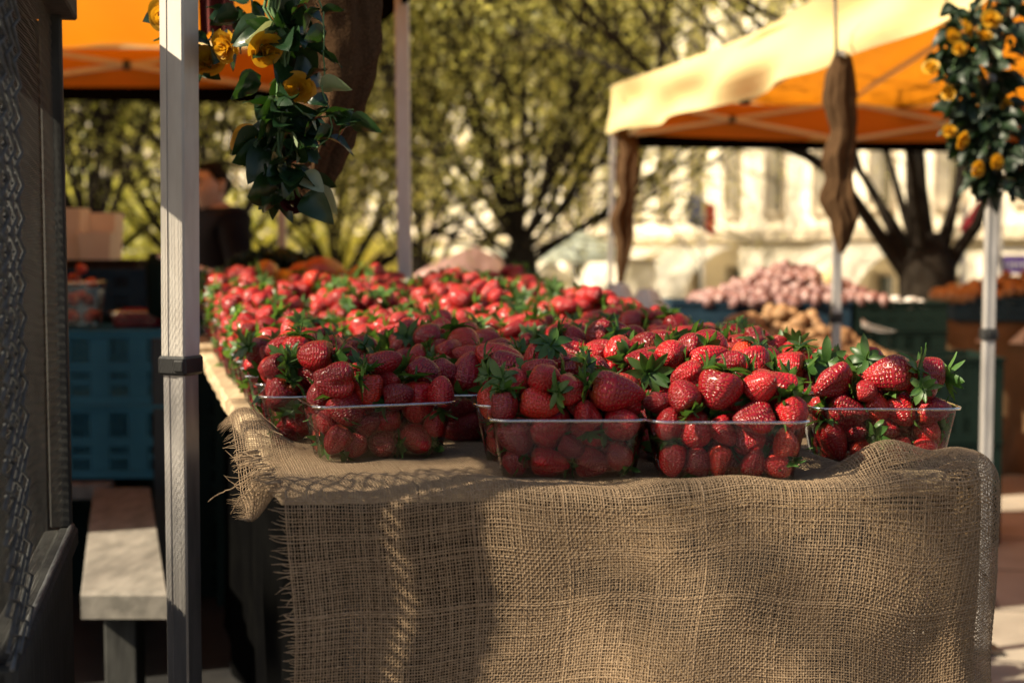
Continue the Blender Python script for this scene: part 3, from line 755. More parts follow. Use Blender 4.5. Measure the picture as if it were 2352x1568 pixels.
# ================================================================== posts and tents
def profile_post(parent,x,y,z0,z1,w=.044,name='post',m='alu',lean=(0,0),rz=0):
    # square profile with rounded corners and two slots
    mb=MB(); h=w/2; s=w*.12; g_=w*.07
    pr=[(-h+g_,-h),(-s*1.6,-h),(-s*1.6,-h+.0015),(s*1.6,-h+.0015),(s*1.6,-h),(h-g_,-h),(h,-h+g_),(h,h-g_),(h-g_,h),(-h+g_,h),(-h,h-g_),(-h,-h+g_)]
    c,s_=math.cos(rz),math.sin(rz)
    lo=[(x+p*c-q*s_,y+p*s_+q*c,z0) for p,q in pr]; hi=[(x+lean[0]+p*c-q*s_,y+lean[1]+p*s_+q*c,z1) for p,q in pr]
    k=len(pr); mb.add(lo+hi,[(j,(j+1)%k,k+(j+1)%k,k+j) for j in range(k)]+[tuple(range(k))[::-1],tuple(range(k,2*k))])
    return mb.build(name,M[m],parent)
def collar(parent,x,y,z,w,h):
    mb=MB(); mb.box((x,y,z),(w,w,h),bev=.004); mb.box((x-w*.1,y-w/2-.003,z+.004),(w*.3,.008,h*.45),bev=.002)
    return mb.build('collar',M['black'],parent)
def cloth_patch(a,b,c,d,nu,nv,fn):
    V_=[]
    for i in range(nu+1):
        u=i/nu; row=[]
        for j in range(nv+1):
            v=j/nv
            p=(Vector(a)*(1-u)+Vector(b)*u)*(1-v)+(Vector(d)*(1-u)+Vector(c)*u)*v
            row.append(p+fn(u,v))
        V_.append(row)
    return np.array(V_)
def tent(label,FLc,FRc,BRc,BLc,z,peak,legs,vh=.28,lw=.042,name='market_tent',valmat='yellow',sag=.05,legmat='alu_pale',colz=.93,trim=True,roofmat='orange'):
    t=thing(name,label,'market tent',(0,0,0))
    cor=[Vector((*p,z)) for p in (FLc,FRc,BRc,BLc)]
    ctr=sum(cor,Vector())/4; top=ctr+Vector((0,0,peak-z))
    mb=MB()
    for i in range(4):
        a=cor[i]; b=cor[(i+1)%4]; V_=[]
        for k in range(13):
            v=k/12; row=[]
            for j in range(25):
                u=j/24; p=(a*(1-u)+b*u)*(1-v)+top*v+Vector((0,0,vh-.02))*(1-v)
                p.z-=sag*math.sin(math.pi*u)*(1-v)*1.0+ .05*math.sin(math.pi*v)*(1-abs(2*u-1))+.010*math.sin(u*40+v*9)*(1-v)
                row.append(p)
            V_.append(row)
        mb.grid(np.array(V_))
    mb.build('roof',M[roofmat],t,smooth=True)
    mb=MB()
    for i in range(4):
        a=cor[i]; b=cor[(i+1)%4]; o=(b-a).normalized().cross(Vector((0,0,1)))*.016
        if o.dot(a-ctr)<0: o=-o
        V_=[]
        for k in range(9):
            v=k/8; row=[]
            for j in range(61):
                u=j/60; p=a*(1-u)+b*u+o*(1+1.2*math.sin(u*37+v*3)*v+1.3*math.sin(u*19+v*7)*(.3+v)+1.4*math.sin(9*u-6*v))
                p.z+=vh*(1-v)-sag*math.sin(math.pi*u)*.8*(1-v*.5)+.008*math.sin(u*23)*v
                row.append(p)
            V_.append(row)
        mb.grid(np.array(V_))
    mb.build('valance',M[valmat],t,smooth=True)
    mb=MB()
    for i in (1,2):
        a=cor[i]; b=cor[(i+1)%4]; o=(ctr-(a+b)/2).normalized()*.03; o.z=0
        mb.grid(np.array([[(a*(1-j/12)+b*(j/12)+o+Vector((0,0,(vh-.05)*(1-v)+.004-sag*math.sin(math.pi*j/12)*.8*(1-v*.5)))) for j in range(13)] for v in (0,.5,1)]))
    mb.build('valance_lining',M[roofmat],t,smooth=True)
    # scissor truss, bars and hubs
    tr=MB(); hem=MB()
    def hub(c,w_):
        m=MB(); m.box((0,0,0),(w_,w_,w_*1.1),bev=w_*.2); o=m.build('hub',M['black'],t); o.location=c
    for i in range(4):
        a=cor[i]; b=cor[(i+1)%4]; ins=(ctr-(a+b)/2).normalized()*.05; ins.z=0
        for k in range(2):
            p=a.lerp(b,k/2)+ins; q=a.lerp(b,(k+1)/2)+ins
            zt=z+.22; zb=z-.02
            tr.bar((p.x,p.y,zt),(q.x,q.y,zb),.014,.026); tr.bar((p.x+ins.x*.4,p.y+ins.y*.4,zb),(q.x+ins.x*.4,q.y+ins.y*.4,zt),.014,.026)
            mid=(p+q)/2; hub((mid.x+ins.x*.2,mid.y+ins.y*.2,(zt+zb)/2),.045)
        p=(a+b)/2+ins; hub((p.x,p.y,z+.22),.05); hub((p.x,p.y,z-.02),.05)
        tr.bar((p.x,p.y,z+.22),(top.x,top.y,peak-.25),.016,.026)
        if i in (1,2): hem.bar(a+ins*.25+Vector((0,0,-.02)),b+ins*.25+Vector((0,0,-.02)),.012,.12)
    tr.build('truss',M['alu_pale'],t);
    if trim: hem.build('trim',M['blackcloth'],t)
    for (x,y,dx) in legs:
        g0=ground_z(y); profile_post(t,x+dx,y,g0+.006,z,lw,'leg',legmat,lean=(-dx,0)); 
        mb=MB(); mb.box((x+dx,y,g0+.004),(.11,.11,.008)); mb.build('foot',M['black'],t)
        if colz: collar(t,x+dx*.5,y,colz,lw+.012,.035)
    return t
# tent behind on the left (orange ceiling in the picture), rear edge 7.5 m off
tent('orange pop-up tent behind the strawberries on the left, seen from below',(-3.30,3.55),(-.15,3.80),(-1.19,7.5),(-4.35,7.05),2.0,2.75,[(-.338,4.42,.012),(-1.20,7.45,0),(-4.3,7.0,0),(-3.4,4.1,0)],name='market_tent',vh=.26,colz=1.02)
# tent on the right with the yellow valance
tent('yellow and orange pop-up tent on the right above the potato stall',(1.37,4.05),(4.2,4.65),(3.55,9.4),(.62,8.8),1.86,2.65,[(.617,8.75,-.03),(1.14,5.0,0),(1.376,4.1,.0),(4.15,4.7,0),(3.5,9.3,0)],vh=.29,sag=.07,colz=.93,legmat='alu',lw=.031)
# bare canopy frame over the stall; its corner leg is the big post
t=thing('canopy_frame','bare aluminium canopy frame held by the scuffed near post with black collar','canopy frame',(0,0,0))
for (x,y) in ((-3.45,-.85),(-.52,-1.3),(-3.85,1.65)):
    profile_post(t,x,y,.006,1.93,.044,'leg')
for a_,b_ in (((-3.45,-.85),(-.52,-1.3)),((-3.85,1.65),(-.50,2.2)),((-3.45,-.85),(-3.85,1.65)),((-.52,-1.3),(-.50,2.2)),((-.50,2.2),(-.26,2.76))):
    m=MB(); m.bar((*a_,1.945),(*b_,1.945),.03,.03); m.build('crossbar',M['alu_pale'],t)
px,py=-.514,2.2
up=profile_post(t,px,py,1.0,1.93,.044,'post','alu_pale',lean=(.010,0),rz=R(-22)); up['label']='pinkish grey slotted upper post with scuffed edges'
lo_=profile_post(t,px-.003,py,.006,1.0,.040,'leg','alu',lean=(.003,0),rz=R(-22)); lo_['label']='lower metal leg below the black collar'
mb=MB(); mb.box((0,0,0),(.052,.052,.030),rz=R(-22),bev=.004); mb.box((.004,-.030,.0),(.018,.006,.018),rz=R(-22),bev=.002)
cl=mb.build('collar',M['black'],t); cl.location=(px,py,1.003)

# ================================================================== sacking wrapped round the tent posts
def sack(name,label,pts,rads,seed,mtl='burlap_wrap',n=72,lobes=5,depth=.17,parent=None):
    r=random.Random(seed); ph=[r.uniform(0,6.28) for _ in range(6)]
    P_=[];k=len(pts); V_=[]
    m_=64
    for i in range(m_+1):
        u=i/m_*(k-1); a=int(min(u,k-2)); q=u-a; p=Vector(pts[a]).lerp(Vector(pts[a+1]),q); rr=rads[a]*(1-q)+rads[a+1]*q
        row=[]
        for j in range(n):
            an=2*math.pi*j/n; tw=i/m_*.7
            k_=1+depth*math.sin(lobes*an+ph[0]+tw)+depth*.5*math.sin((lobes*2+1)*an+ph[1]-tw*2)+.10*math.sin(2*an+ph[2]+i*.09)+.07*math.sin(i*.23+an*2+ph[5])+.03*math.sin(i*.9+an*5)+.035*math.sin(11*an+ph[4]+i*.12)+.02*math.sin(17*an-i*.2)
            row.append(p+Vector((rr*.2*math.sin(i*.13+seed),0,0))+Vector((math.cos(an)*rr*k_,math.sin(an)*rr*k_*.8,.006*math.sin(5*an+ph[3]))))
        V_.append(row)
    mb=MB(); mb.grid(np.array(V_),closed_u=True); o=mb.build(name,M[mtl],parent,smooth=True); return o
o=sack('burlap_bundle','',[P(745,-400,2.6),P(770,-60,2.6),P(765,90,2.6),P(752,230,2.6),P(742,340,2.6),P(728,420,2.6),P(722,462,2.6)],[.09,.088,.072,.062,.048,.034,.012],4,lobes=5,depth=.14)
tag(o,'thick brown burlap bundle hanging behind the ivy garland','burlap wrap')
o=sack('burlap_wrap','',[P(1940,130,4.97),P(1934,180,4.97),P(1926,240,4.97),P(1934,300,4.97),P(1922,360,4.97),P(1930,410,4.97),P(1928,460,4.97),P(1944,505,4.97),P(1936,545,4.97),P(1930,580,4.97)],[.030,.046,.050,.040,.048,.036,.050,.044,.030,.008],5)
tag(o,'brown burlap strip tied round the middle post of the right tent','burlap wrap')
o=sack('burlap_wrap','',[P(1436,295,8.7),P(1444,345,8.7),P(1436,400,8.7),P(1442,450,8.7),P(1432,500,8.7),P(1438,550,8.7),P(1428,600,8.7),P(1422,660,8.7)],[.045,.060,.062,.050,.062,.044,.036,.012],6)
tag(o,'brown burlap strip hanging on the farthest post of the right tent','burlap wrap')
m=MB(); pr_=[P(1918,-10,4.93),P(1920,60,4.93),P(1921,132,4.93)]; m.tube(pr_,.006,n=6); o=m.build('cord',M['black'],smooth=True); tag(o,'dark cord tied over the yellow valance above the burlap strip','cord')

# ================================================================== garlands
def ivy_leaf(r,size,curl):
    """one leaf in its own frame: base at the origin, tip along +Y"""
    nx,ny=4,7; v=[]
    w=size*r.uniform(.40,.56)
    for j in range(ny+1):
        q=j/ny; wd=w*(math.sin(math.pi*min(1,q*1.0)**.70)**.75)*(1-.25*q)+.0002
        if j==ny: wd=.0003
        y=size*q; z=-curl*size*q*q*.9
        for i in range(nx+1):
            s=(i/nx-.5)*2
            v.append((s*wd,y-abs(s)*0.004*(1-q),z+abs(s)**1.3*wd*.42+.0015*math.sin(q*9+s*3)))
    f=[(j*(nx+1)+i,j*(nx+1)+i+1,(j+1)*(nx+1)+i+1,(j+1)*(nx+1)+i) for j in range(ny) for i in range(nx)]
    return np.array(v),np.array(f)
def leaves_on(specs,seed):
    """specs: (point, direction, size)"""
    r=random.Random(seed); V=[];Fc=[];o=0;MI=[]
    for (p,d,size) in specs:
        v,f=ivy_leaf(r,size,r.uniform(.0,.7)); d=Vector(d).normalized()
        q=d.to_track_quat('Y','Z')@Quaternion((0,1,0),r.uniform(-1.3,1.3))
        v=v@np.array(q.to_matrix()).T+np.array(p); V.append(v); Fc.append(f+o); o+=len(v); MI.append(np.full(len(f),1 if r.random()<(.07 if seed<30 else .015) else 0))
    return np.concatenate(V),np.concatenate(Fc),np.concatenate(MI)
def rose_mesh(seed,size):
    r=random.Random(seed); mb=MB()
    for k in range(15):
        q=k/14; a=k*2.4; R0=size*(.08+.42*q); hh=size*(.72-.30*q); op=.15+q*.9; V_=[]
        for i in range(6):
            u=i/5; row=[]
            for j in range(8):
                s=(j/7-.5)*2; an=a+s*(1.25-.35*q); rad=R0*(.35+.65*math.sin(u*1.5))+op*size*.28*u*u*(1-.3*abs(s))
                row.append((rad*math.cos(an),rad*math.sin(an),hh*u*(1-.18*s*s)-size*.05*u*u*q*3*(u>.7)+.02*size*math.sin(s*5+k)))
            V_.append(row)
        mb.grid(np.array(V_))
    return mb
def garland(name,label,path,Yd,width,nleaf,roses,tendrils,seed,lsize=(.034,.060),rsize=.05,rot=0):
    r=random.Random(seed)
    t=thing(name,label,'garland',(0,0,0))
    pts=[P(x,y,Yd) for x,y in path]
    mb=MB(); mb.tube(pts,.0045,n=6)
    for k in range(3):
        mb.tube([p+Vector((r.uniform(-.012,.012),r.uniform(-.012,.012),0)) for p in pts],.0028,n=5)
    mb.build('vine',M['vine'],t,smooth=True)
    specs=[]
    for i in range(nleaf):
        u=r.random()*(len(pts)-1); a=int(min(u,len(pts)-2)); p=pts[a].lerp(pts[a+1],u-a)
        an=r.uniform(0,6.28); wv=width*(1-.25*u/(len(pts)-1)); rr=wv*r.random()**.6*.55
        p=p+Vector((math.cos(an)*rr,math.sin(an)*rr*.8,r.uniform(-.01,.01)))
        d=Vector((math.cos(an)*.9,math.sin(an)*.9,r.uniform(-1.1,.45)))
        specs.append((p,d,r.uniform(*lsize)))
    for (tp,k) in tendrils:
        tq=[P(x,y,Yd-.03) for x,y in tp]; mb=MB()
        qs=[]
        for i in range(len(tq)-1):
            for e in range(4): qs.append(tq[i].lerp(tq[i+1],e/4)+Vector((math.sin(i*4+e)*.0012,0,0)))
        qs.append(tq[-1]); mb.tube(qs,.0013,n=6); mb.build('tendril',M['vine'],t,smooth=True)
        for i in range(k):
            p=qs[int((i+.5)/k*len(qs))]; sgn=1 if i%2 else -1
            specs.append((p,Vector((sgn*r.uniform(.6,1),r.uniform(-.5,.4),r.uniform(-.6,.5))),r.uniform(.026,.042)))
    v,f,mi=leaves_on(specs,seed+1)
    fo=raw_obj('foliage',v,f,[M['ivy'] if seed<30 else M['ivyshaded'],M['ivypale']],parent=t,mi=mi)
    rm=[rose_mesh(seed*5+k,rsize) for k in range(2)]; rmesh=[]
    for k in range(2):
        o=rm[k].build('rose',M['rose'],t,smooth=True); rmesh.append(o.data); bpy.data.objects.remove(o)
    for (x,y,dd,sc_,red) in roses:
        o=bpy.data.objects.new('rose',rmesh[r.randrange(2)]); C.objects.link(o); o.parent=t; o.location=P(x,y,Yd+dd)
        o.rotation_euler=(R(90+r.uniform(-35,35)),R(r.uniform(-30,30)),R(r.uniform(-50,50))); o.scale=(sc_,)*3
        if red:
            me=o.data.copy(); me.materials.clear(); me.materials.append(M['redrose']); o.data=me; o['label']='dark red rose at the lower end'
    return t
garland('ivy_garland','glossy ivy garland with yellow roses hanging beside the near post',[(640,-590),(650,-250),(625,20),(650,90),(640,180),(655,270),(640,350),(662,415),(672,460)],2.12,.064,150,
    [(603,110,-.030,.8,0),(688,205,.0,.7,0),(572,330,.015,.75,0),(530,105,.08,.8,0),(480,150,.12,.8,0),(385,35,.12,.8,0),(672,470,.01,.55,1)],
    [([(720,-20),(745,30),(742,90),(746,150),(740,200),(752,245),(765,290),(752,320),(722,345)],11),([(752,250),(775,280),(800,290),(815,285)],4),([(665,235),(700,262),(735,270),(765,265)],4),([(690,0),(710,30),(735,20)],3)],21)
# side bit of the garland running behind the post to its corner
r_=random.Random(9); sp=[]
for i in range(26):
    u=r_.random(); p=P(395+u*190,60+60*math.sin(u*5)+r_.uniform(-40,40)+u*40,2.26+r_.uniform(-.03,.05)); sp.append((p,(r_.uniform(-1,1),r_.uniform(-1,1),r_.uniform(-1,.4)),r_.uniform(.03,.05)))
v,f,mi=leaves_on(sp,77); gl=[o for o in bpy.data.objects if o.name=='ivy_garland'][0]
raw_obj('side_foliage',v,f,[M['ivy'],M['ivypale']],parent=gl,mi=mi)
rr_=random.Random(8)
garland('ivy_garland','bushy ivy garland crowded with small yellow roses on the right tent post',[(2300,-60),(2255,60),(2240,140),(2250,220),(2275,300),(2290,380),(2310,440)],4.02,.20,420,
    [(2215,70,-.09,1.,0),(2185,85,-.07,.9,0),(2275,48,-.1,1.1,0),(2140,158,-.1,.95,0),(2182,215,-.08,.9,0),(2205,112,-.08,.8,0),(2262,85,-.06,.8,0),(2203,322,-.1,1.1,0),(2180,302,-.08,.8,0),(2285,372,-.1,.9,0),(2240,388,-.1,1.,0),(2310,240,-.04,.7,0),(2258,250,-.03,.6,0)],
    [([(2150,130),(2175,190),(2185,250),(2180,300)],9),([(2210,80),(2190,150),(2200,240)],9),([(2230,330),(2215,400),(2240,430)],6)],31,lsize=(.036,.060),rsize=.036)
# deep red cloth behind the post top
V_=[]
for i in range(20):
    u=i/19; V_.append([P(455+u*80,-40,2.7)+Vector((0,.02*math.sin(u*12),0)),P(458+u*78,30,2.7)+Vector((0,.02*math.sin(u*14),0)),P(460+u*74,78,2.7)+Vector((0,.022*math.sin(u*13),0))])
m=MB(); m.grid(np.array(V_)); o=m.build('red_cloth',M['redcloth'],smooth=True); tag(o,'dark red cloth hanging between the post and the ivy','hanging cloth')

# ================================================================== mesh sided cabinet on the left
cab=thing('mesh_cabinet','tall grey cabinet with rippled mesh side and diamond wire front','cabinet',(0,0,0))
ax_=Vector((-.215,.977,0)).normalized(); nx_=Vector((.977,.215,0)).normalized()
c0=Vector((-.535,1.50,0)); Lc=.72
def cp(a,n,z): p=c0+ax_*a+nx_*n; return Vector((p.x,p.y,z))
zs=.752
m=MB(); V_=[]                      # rippled woven mesh side
ni,nj=60,480
for i in range(ni+1):
    row=[]
    for j in range(nj+1):
        a=-.05+(Lc+.045)*i/ni; z=zs+.79*j/nj
        row.append(cp(a,-.012+.0030*math.sin(z*470+a*26+3*math.sin(a*7+z*4)+.8*math.sin(a*31))*(.6+.4*math.sin(a*11+z*7)),z))
    V_.append(row)
m.grid(np.array(V_))
mm_,nt,out=mat('woven_shade_mesh'); L=nt.links.new
b=N(nt,'BsdfPrincipled',Roughness=.6); b.inputs['Base Color'].default_value=(.20,.165,.14,1); tc=N(nt,'TexCoord')
wv=N(nt,'TexWave',Scale=95,Distortion=.6,wave_type='BANDS',bands_direction='Y'); wv.inputs['Detail Scale'].default_value=3; L(tc.outputs['Object'],wv.inputs['Vector'])
wz=N(nt,'TexWave',Scale=170,Distortion=.4,wave_type='BANDS',bands_direction='Z'); L(tc.outputs['Object'],wz.inputs['Vector'])
mu=N(nt,'Math',operation='MULTIPLY'); L(wv.outputs['Fac'],mu.inputs[0]); L(wz.outputs['Fac'],mu.inputs[1])
cr=N(nt,'Mix',data_type='RGBA'); cr.inputs['A'].default_value=(.012,.010,.009,1); cr.inputs['B'].default_value=(.065,.055,.047,1); L(mu.outputs[0],cr.inputs['Factor']); L(cr.outputs['Result'],b.inputs['Base Color'])
bp=N(nt,'Bump',Strength=.6,Distance=.002); L(mu.outputs[0],bp.inputs['Height']); L(bp.outputs[0],b.inputs['Normal'])
trn=N(nt,'BsdfTransparent'); hm=N(nt,'MapRange'); hm.inputs['From Min'].default_value=.10; hm.inputs['From Max'].default_value=.22; L(mu.outputs[0],hm.inputs['Value'])
msx=N(nt,'MixShader'); L(hm.outputs[0],msx.inputs[0]); L(trn.outputs[0],msx.inputs[1]); L(b.outputs[0],msx.inputs[2]); L(msx.outputs[0],out.inputs[0]); M['shade']=mm_
m.build('side_mesh',M['shade'],cab,smooth=True)
def seg(name,a0_,a1_,n0,n1,z0,z1,mt='graypaint',bev=.003):
    p=cp((a0_+a1_)/2,(n0+n1)/2,(z0+z1)/2); m=MB(); m.box((0,0,0),(abs(n1-n0),abs(a1_-a0_),abs(z1-z0)),bev=bev); o=m.build(name,M[mt],cab); o.location=p; o.rotation_euler=(0,0,math.atan2(ax_.y,ax_.x)-math.pi/2); return o
seg('panel',-.05,Lc,-.04,0,.05,zs-.006); seg('sill',-.05,Lc,-.02,.010,zs-.035,zs,bev=.006)
seg('corner_post',Lc-.028,Lc,-.03,.002,zs,1.54); seg('corner_post',-.05,-.02,-.06,-.016,zs,1.54)
seg('lid',-.06,Lc+.03,-.20,.022,1.535,1.60); seg('back_panel',Lc-.012,Lc-.002,-.19,-.032,.05,1.53,'graypaint')
seg('panel',-.05,-.03,-.19,-.041,.05,zs-.006)
mb=MB()                                # beaded edge along the sill
for k in range(150):
    a=-.045+k*.005
    mb.tube([cp(a,.002,zs+.001),cp(a+.0034,.002,zs+.001)],[.0042,.0046],n=7)
mb.build('beading',M['zinc'],cab,smooth=True)
mb=MB()
for k in range(3):                     # diamond wire wrapped round the near corner
    for sg in (1,-1):
        pts=[]; z=zs+.004; i=0
        while z<1.53:
            pts.append(cp(-.045+.062*k+sg*.031*(1 if i%2 else -1),.006+.002*sg,z)); z+=.0185; i+=1
        mb.tube(pts,.0026,n=6)
for side_ in (0,1):
    for k in range(-14,34):
        z0=.74+k*.036; pts=[]
        for q in range(25):
            n_=-.01-.17*q/24; z=z0+(q*.009 if side_ else -q*.009)
            if zs+.004<z<1.53: pts.append(cp(-.08,n_,z))
        if len(pts)>1: mb.tube(pts,.0024,n=5)
mb.build('wire_lattice',M['zinc'],cab,smooth=True)

# ================================================================== bench
bn=thing('bench','worn grey board bench with sunlit top beside the metal post','bench',(0,0,0))
zb=.42
q0=P(185,1370,3.1);q1=P(385,1372,3.1);q2=P(345,1120,4.49);q3=P(215,1120,4.49)
for q in (q0,q1,q2,q3): q.z=zb
m=MB(); th=Vector((0,0,-.058)); e=Vector((0,0,-.006))
i0,i1,i2,i3=[q.lerp((q0+q1+q2+q3)/4,.03) for q in (q0,q1,q2,q3)]
vv=[i0,i1,i2,i3,q0+e,q1+e,q2+e,q3+e,q0+th,q1+th,q2+th,q3+th]
m.add(vv,[(0,1,2,3),(4,5,1,0),(5,6,2,1),(6,7,3,2),(7,4,0,3),(8,9,5,4),(9,10,6,5),(10,11,7,6),(11,8,4,7),(11,10,9,8)])
m.build('seat',M['benchpaint'],bn)
for (q,o_) in ((q0.lerp(q1,.5).lerp(q2.lerp(q3,.5),.1),0),(q0.lerp(q1,.5).lerp(q2.lerp(q3,.5),.9),0)):
    m=MB(); m.box((q.x,q.y,(zb-.058)/2),(.075,.075,zb-.062),bev=.004); m.build('leg',M['graypaint'],bn)
bb=thing('board','narrow grey board lying crosswise behind the bench','board'); m=MB(); a=P(60,1146,4.62); b_=P(214,1146,4.62); m.box(((a.x+b_.x)/2,4.62,.385),(.34,.09,.05),bev=.004); m.build('slat',M['benchpaint'],bb); 
m=MB(); m.box(((a.x+b_.x)/2-.05,4.62,.18),(.05,.05,.355)); m.build('leg',M['graypaint'],bb)

# ================================================================== crates
def crate_mb(W,D,H,wall=.012,slots=True):
    m=MB()
    def wallpanel(cx,cy,Wd,rot):
        # horizontal rails and uprights leaving slots
        c,s=math.cos(rot),math.sin(rot)
        def bx(u,z,du,dz,t=wall):
            m.box((cx+u*c,cy+u*s,z),(du,t,dz),rz=rot)
        bx(0,.014,Wd,.028); bx(0,H-.014,Wd,.028,wall*1.5); bx(0,H*.5,Wd,.03)
        bx(-Wd/2+.025,H/2,.05,H-.058,wall*.98); bx(Wd/2-.025,H/2,.05,H-.058,wall*.98)
        n=4
        for i in range(n):
            u0=-Wd/2+.05+(Wd-.1)*i/n; w_=(Wd-.1)/n
            bx(u0+w_*.12,H/2,w_*.24,H-.058,wall*.96); bx(u0+w_*.88,H/2,w_*.24,H-.058,wall*.96)
            for k in range(4):
                bx(u0+w_*(.30+.135*k),H/2,w_*.055,H-.058,wall*.8)
            bx(u0+w_*.5,H*.30,w_*.5,H*.07,wall*.7); 
    wallpanel(0,-D/2+wall/2,W,0); wallpanel(0,D/2-wall/2,W,0); wallpanel(-W/2+wall/2,0,D-wall*2,math.pi/2); wallpanel(W/2-wall/2,0,D-wall*2,math.pi/2)
    m.box((0,0,.006),(W-.03,D-.03,.01))
    m.box((0,-D/2,H-.006),(W+.012,.014,.012),bev=.002); m.box((0,D/2,H-.006),(W+.012,.014,.012),bev=.002)
    m.box((-W/2,0,H-.0062),(.014,D-.02,.0118),bev=.002); m.box((W/2,0,H-.0062),(.014,D-.02,.0118),bev=.002)
    return m
def crate(label,x,y,z,W=.6,D=.4,H=.235,m='bluecrate',rz=0,group='plastic market crates'):
    o=crate_mb(W,D,H).build('crate',M[m]); o.location=(x,y,z); o.rotation_euler=(0,0,rz); return tag(o,label,'crate',group)
cx=P(262,900,4.85).x
crate('blue slotted crate carrying the raspberries, on top of its stack',cx,4.85,.664,m='bluecrate',rz=.05,H=.245)
crate('blue slotted crate under the one with the raspberries',cx,4.85,.418,m='bluecrate',rz=.03,H=.245)
crate('dark green crate below the two blue ones behind the bench',cx,4.95,.21,m='darkcrate',rz=.06,H=.205)
crate('dark green crate on the ground below the blue ones',cx,4.95,.001,m='darkcrate',rz=.04,H=.207)
crate('dark green crate topmost in the black stack right of the post',P(545,0,4.9).x,4.9,.60,m='darkcrate',rz=.02,H=.26,W=.5); crate('dark green crate second in the black stack right of the post',P(545,0,4.9).x,4.9,.3,m='darkcrate',rz=.02,H=.298,W=.5); crate('dark green crate on the ground in the black stack right of the post',P(545,0,4.9).x,4.9,.001,m='darkcrate',rz=.02,H=.297,W=.5)
crate('grey blue crate behind the raspberry punnet',P(330,680,5.3).x,5.35,.93,W=.56,D=.3,H=.17,m='navycrate')
crate('dark green crate holding up the grey blue crate',P(330,680,5.3).x,5.35,.70,W=.5,D=.3,H=.228,m='darkcrate'); crate('dark green crate below two others behind the raspberries',P(330,680,5.3).x,5.35,.35,W=.5,D=.3,H=.348,m='darkcrate');crate('dark green crate at the ground behind the raspberries',P(330,680,5.3).x,5.35,.001,W=.5,D=.3,H=.347,m='darkcrate')
# big strawberry punnet and the raspberries on the top crate
zt=.911
pn=thing('punnet','tall clear punnet of strawberries standing on the blue crate','punnet',(P(180,700,4.78).x,4.76,zt))
b_=bpy.data.objects.new('punnet_body',PM[.105][0]); C.objects.link(b_); b_.parent=pn; b_.scale=(.92,1,1.45); b_=bpy.data.objects.new('rim',PM[.105][1]); C.objects.link(b_); b_.parent=pn; b_.scale=(.92,1,1.45)
r_=random.Random(2)
sit=[(-.05,-.03,.025),(.0,-.035,.03),(.05,-.03,.026),(-.03,.03,.03),(.04,.03,.03),(-.055,-.03,.07),(-.005,-.03,.075),(.05,-.03,.07),(0,.03,.08),(-.045,-.02,.118),(.005,-.02,.122),(.052,-.015,.115),(-.02,.03,.125),(.02,-.0,.15)]
Ls=['lowest left','lowest middle','lowest right','lower back left','lower back right','middle left','central','middle right','middle back','upper left','upper middle','upper right','upper back','topmost']
for (x,y,z),nm in zip(sit,Ls):
    b_=bpy.data.objects.new('strawberry',bm_hi[r_.randrange(14)]); C.objects.link(b_); b_.location=Vector(pn.location)+Vector((x,y,z*1.3)); b_.rotation_euler=(r_.uniform(0,6),r_.uniform(0,6),r_.uniform(0,6))
    tag(b_,nm+' strawberry in the tall punnet on the blue crate','strawberry','strawberries in the tall punnet on the crate')
pn=thing('punnet','low clear punnet of raspberries on the blue crate','punnet',(P(328,730,4.78).x,4.74,zt))
b_=bpy.data.objects.new('punnet_body',PM[.075][0]); C.objects.link(b_); b_.parent=pn; b_.scale=(.95,1,.75); b_=bpy.data.objects.new('rim',PM[.075][1]); C.objects.link(b_); b_.parent=pn; b_.scale=(.95,1,.75)
m=MB()
for i in range(7):
    for j in range(10):
        an=2*math.pi*(j+.5*(i%2))/10; ph=i/6*math.pi*.93; c=Vector((math.sin(ph)*math.cos(an)*.0085,math.sin(ph)*math.sin(an)*.0085,math.cos(ph)*.010))
        vs=[c+Vector(d)*.0032 for d in ((1,0,0),(-1,0,0),(0,1,0),(0,-1,0),(0,0,1),(0,0,-1))]
        m.add(vs,[(0,2,4),(2,1,4),(1,3,4),(3,0,4),(2,0,5),(1,2,5),(3,1,5),(0,3,5)])
ro=m.build('raspberry',M['raspberry'],smooth=True); first=True
for lay in range(3):
    for i in range(7):
        for j in range(3):
            if lay==2 and (j==1 and i in(2,4) or i in (0,6)): continue
            p=Vector(pn.location)+Vector(((i-3)*.0225+r_.uniform(-.002,.002),(j-1)*.027-.006,.013+lay*.021))
            o=ro if first else ro.copy(); 
            if not first: C.objects.link(o)
            first=False; o.location=p; o.rotation_euler=(r_.uniform(0,6),r_.uniform(0,6),0); tag(o,'small red raspberry in the low punnet on the blue crate','raspberry','raspberries in the low punnet')
# pale cartons on a brown box
def carton(label,x,y,z,W,D,H,open_=True):
    m=MB(); t=.006; k=.82
    for sx,sy,w_,d_ in ((0,-1,W,t),(0,1,W,t),(-1,0,t,D),(1,0,t,D)):
        cx_,cy_=sx*(W/2),sy*(D/2)
        a=[(cx_-w_/2,cy_-d_/2),(cx_+w_/2,cy_-d_/2),(cx_+w_/2,cy_+d_/2),(cx_-w_/2,cy_+d_/2)]
        vs=[(p*k,q*k,0) for p,q in a]+[(p,q,H) for p,q in a]
        m.add(vs,[(0,1,5,4),(1,2,6,5),(2,3,7,6),(3,0,4,7),(4,5,6,7),(3,2,1,0)])
    m.box((0,0,.003),(W*k,D*k,.005)); o=m.build('carton',M['carton']); o.location=(x,y,z); return tag(o,label,'carton','pale cartons on the left stall')
yb=5.3
bx=thing('wooden_box','brown wooden box carrying the pale cartons','box'); z0=P(0,600,yb).z; m=MB(); m.box((P(215,0,yb).x,yb+.1,z0/2),(.30,.3,z0-.002),bev=.005); 
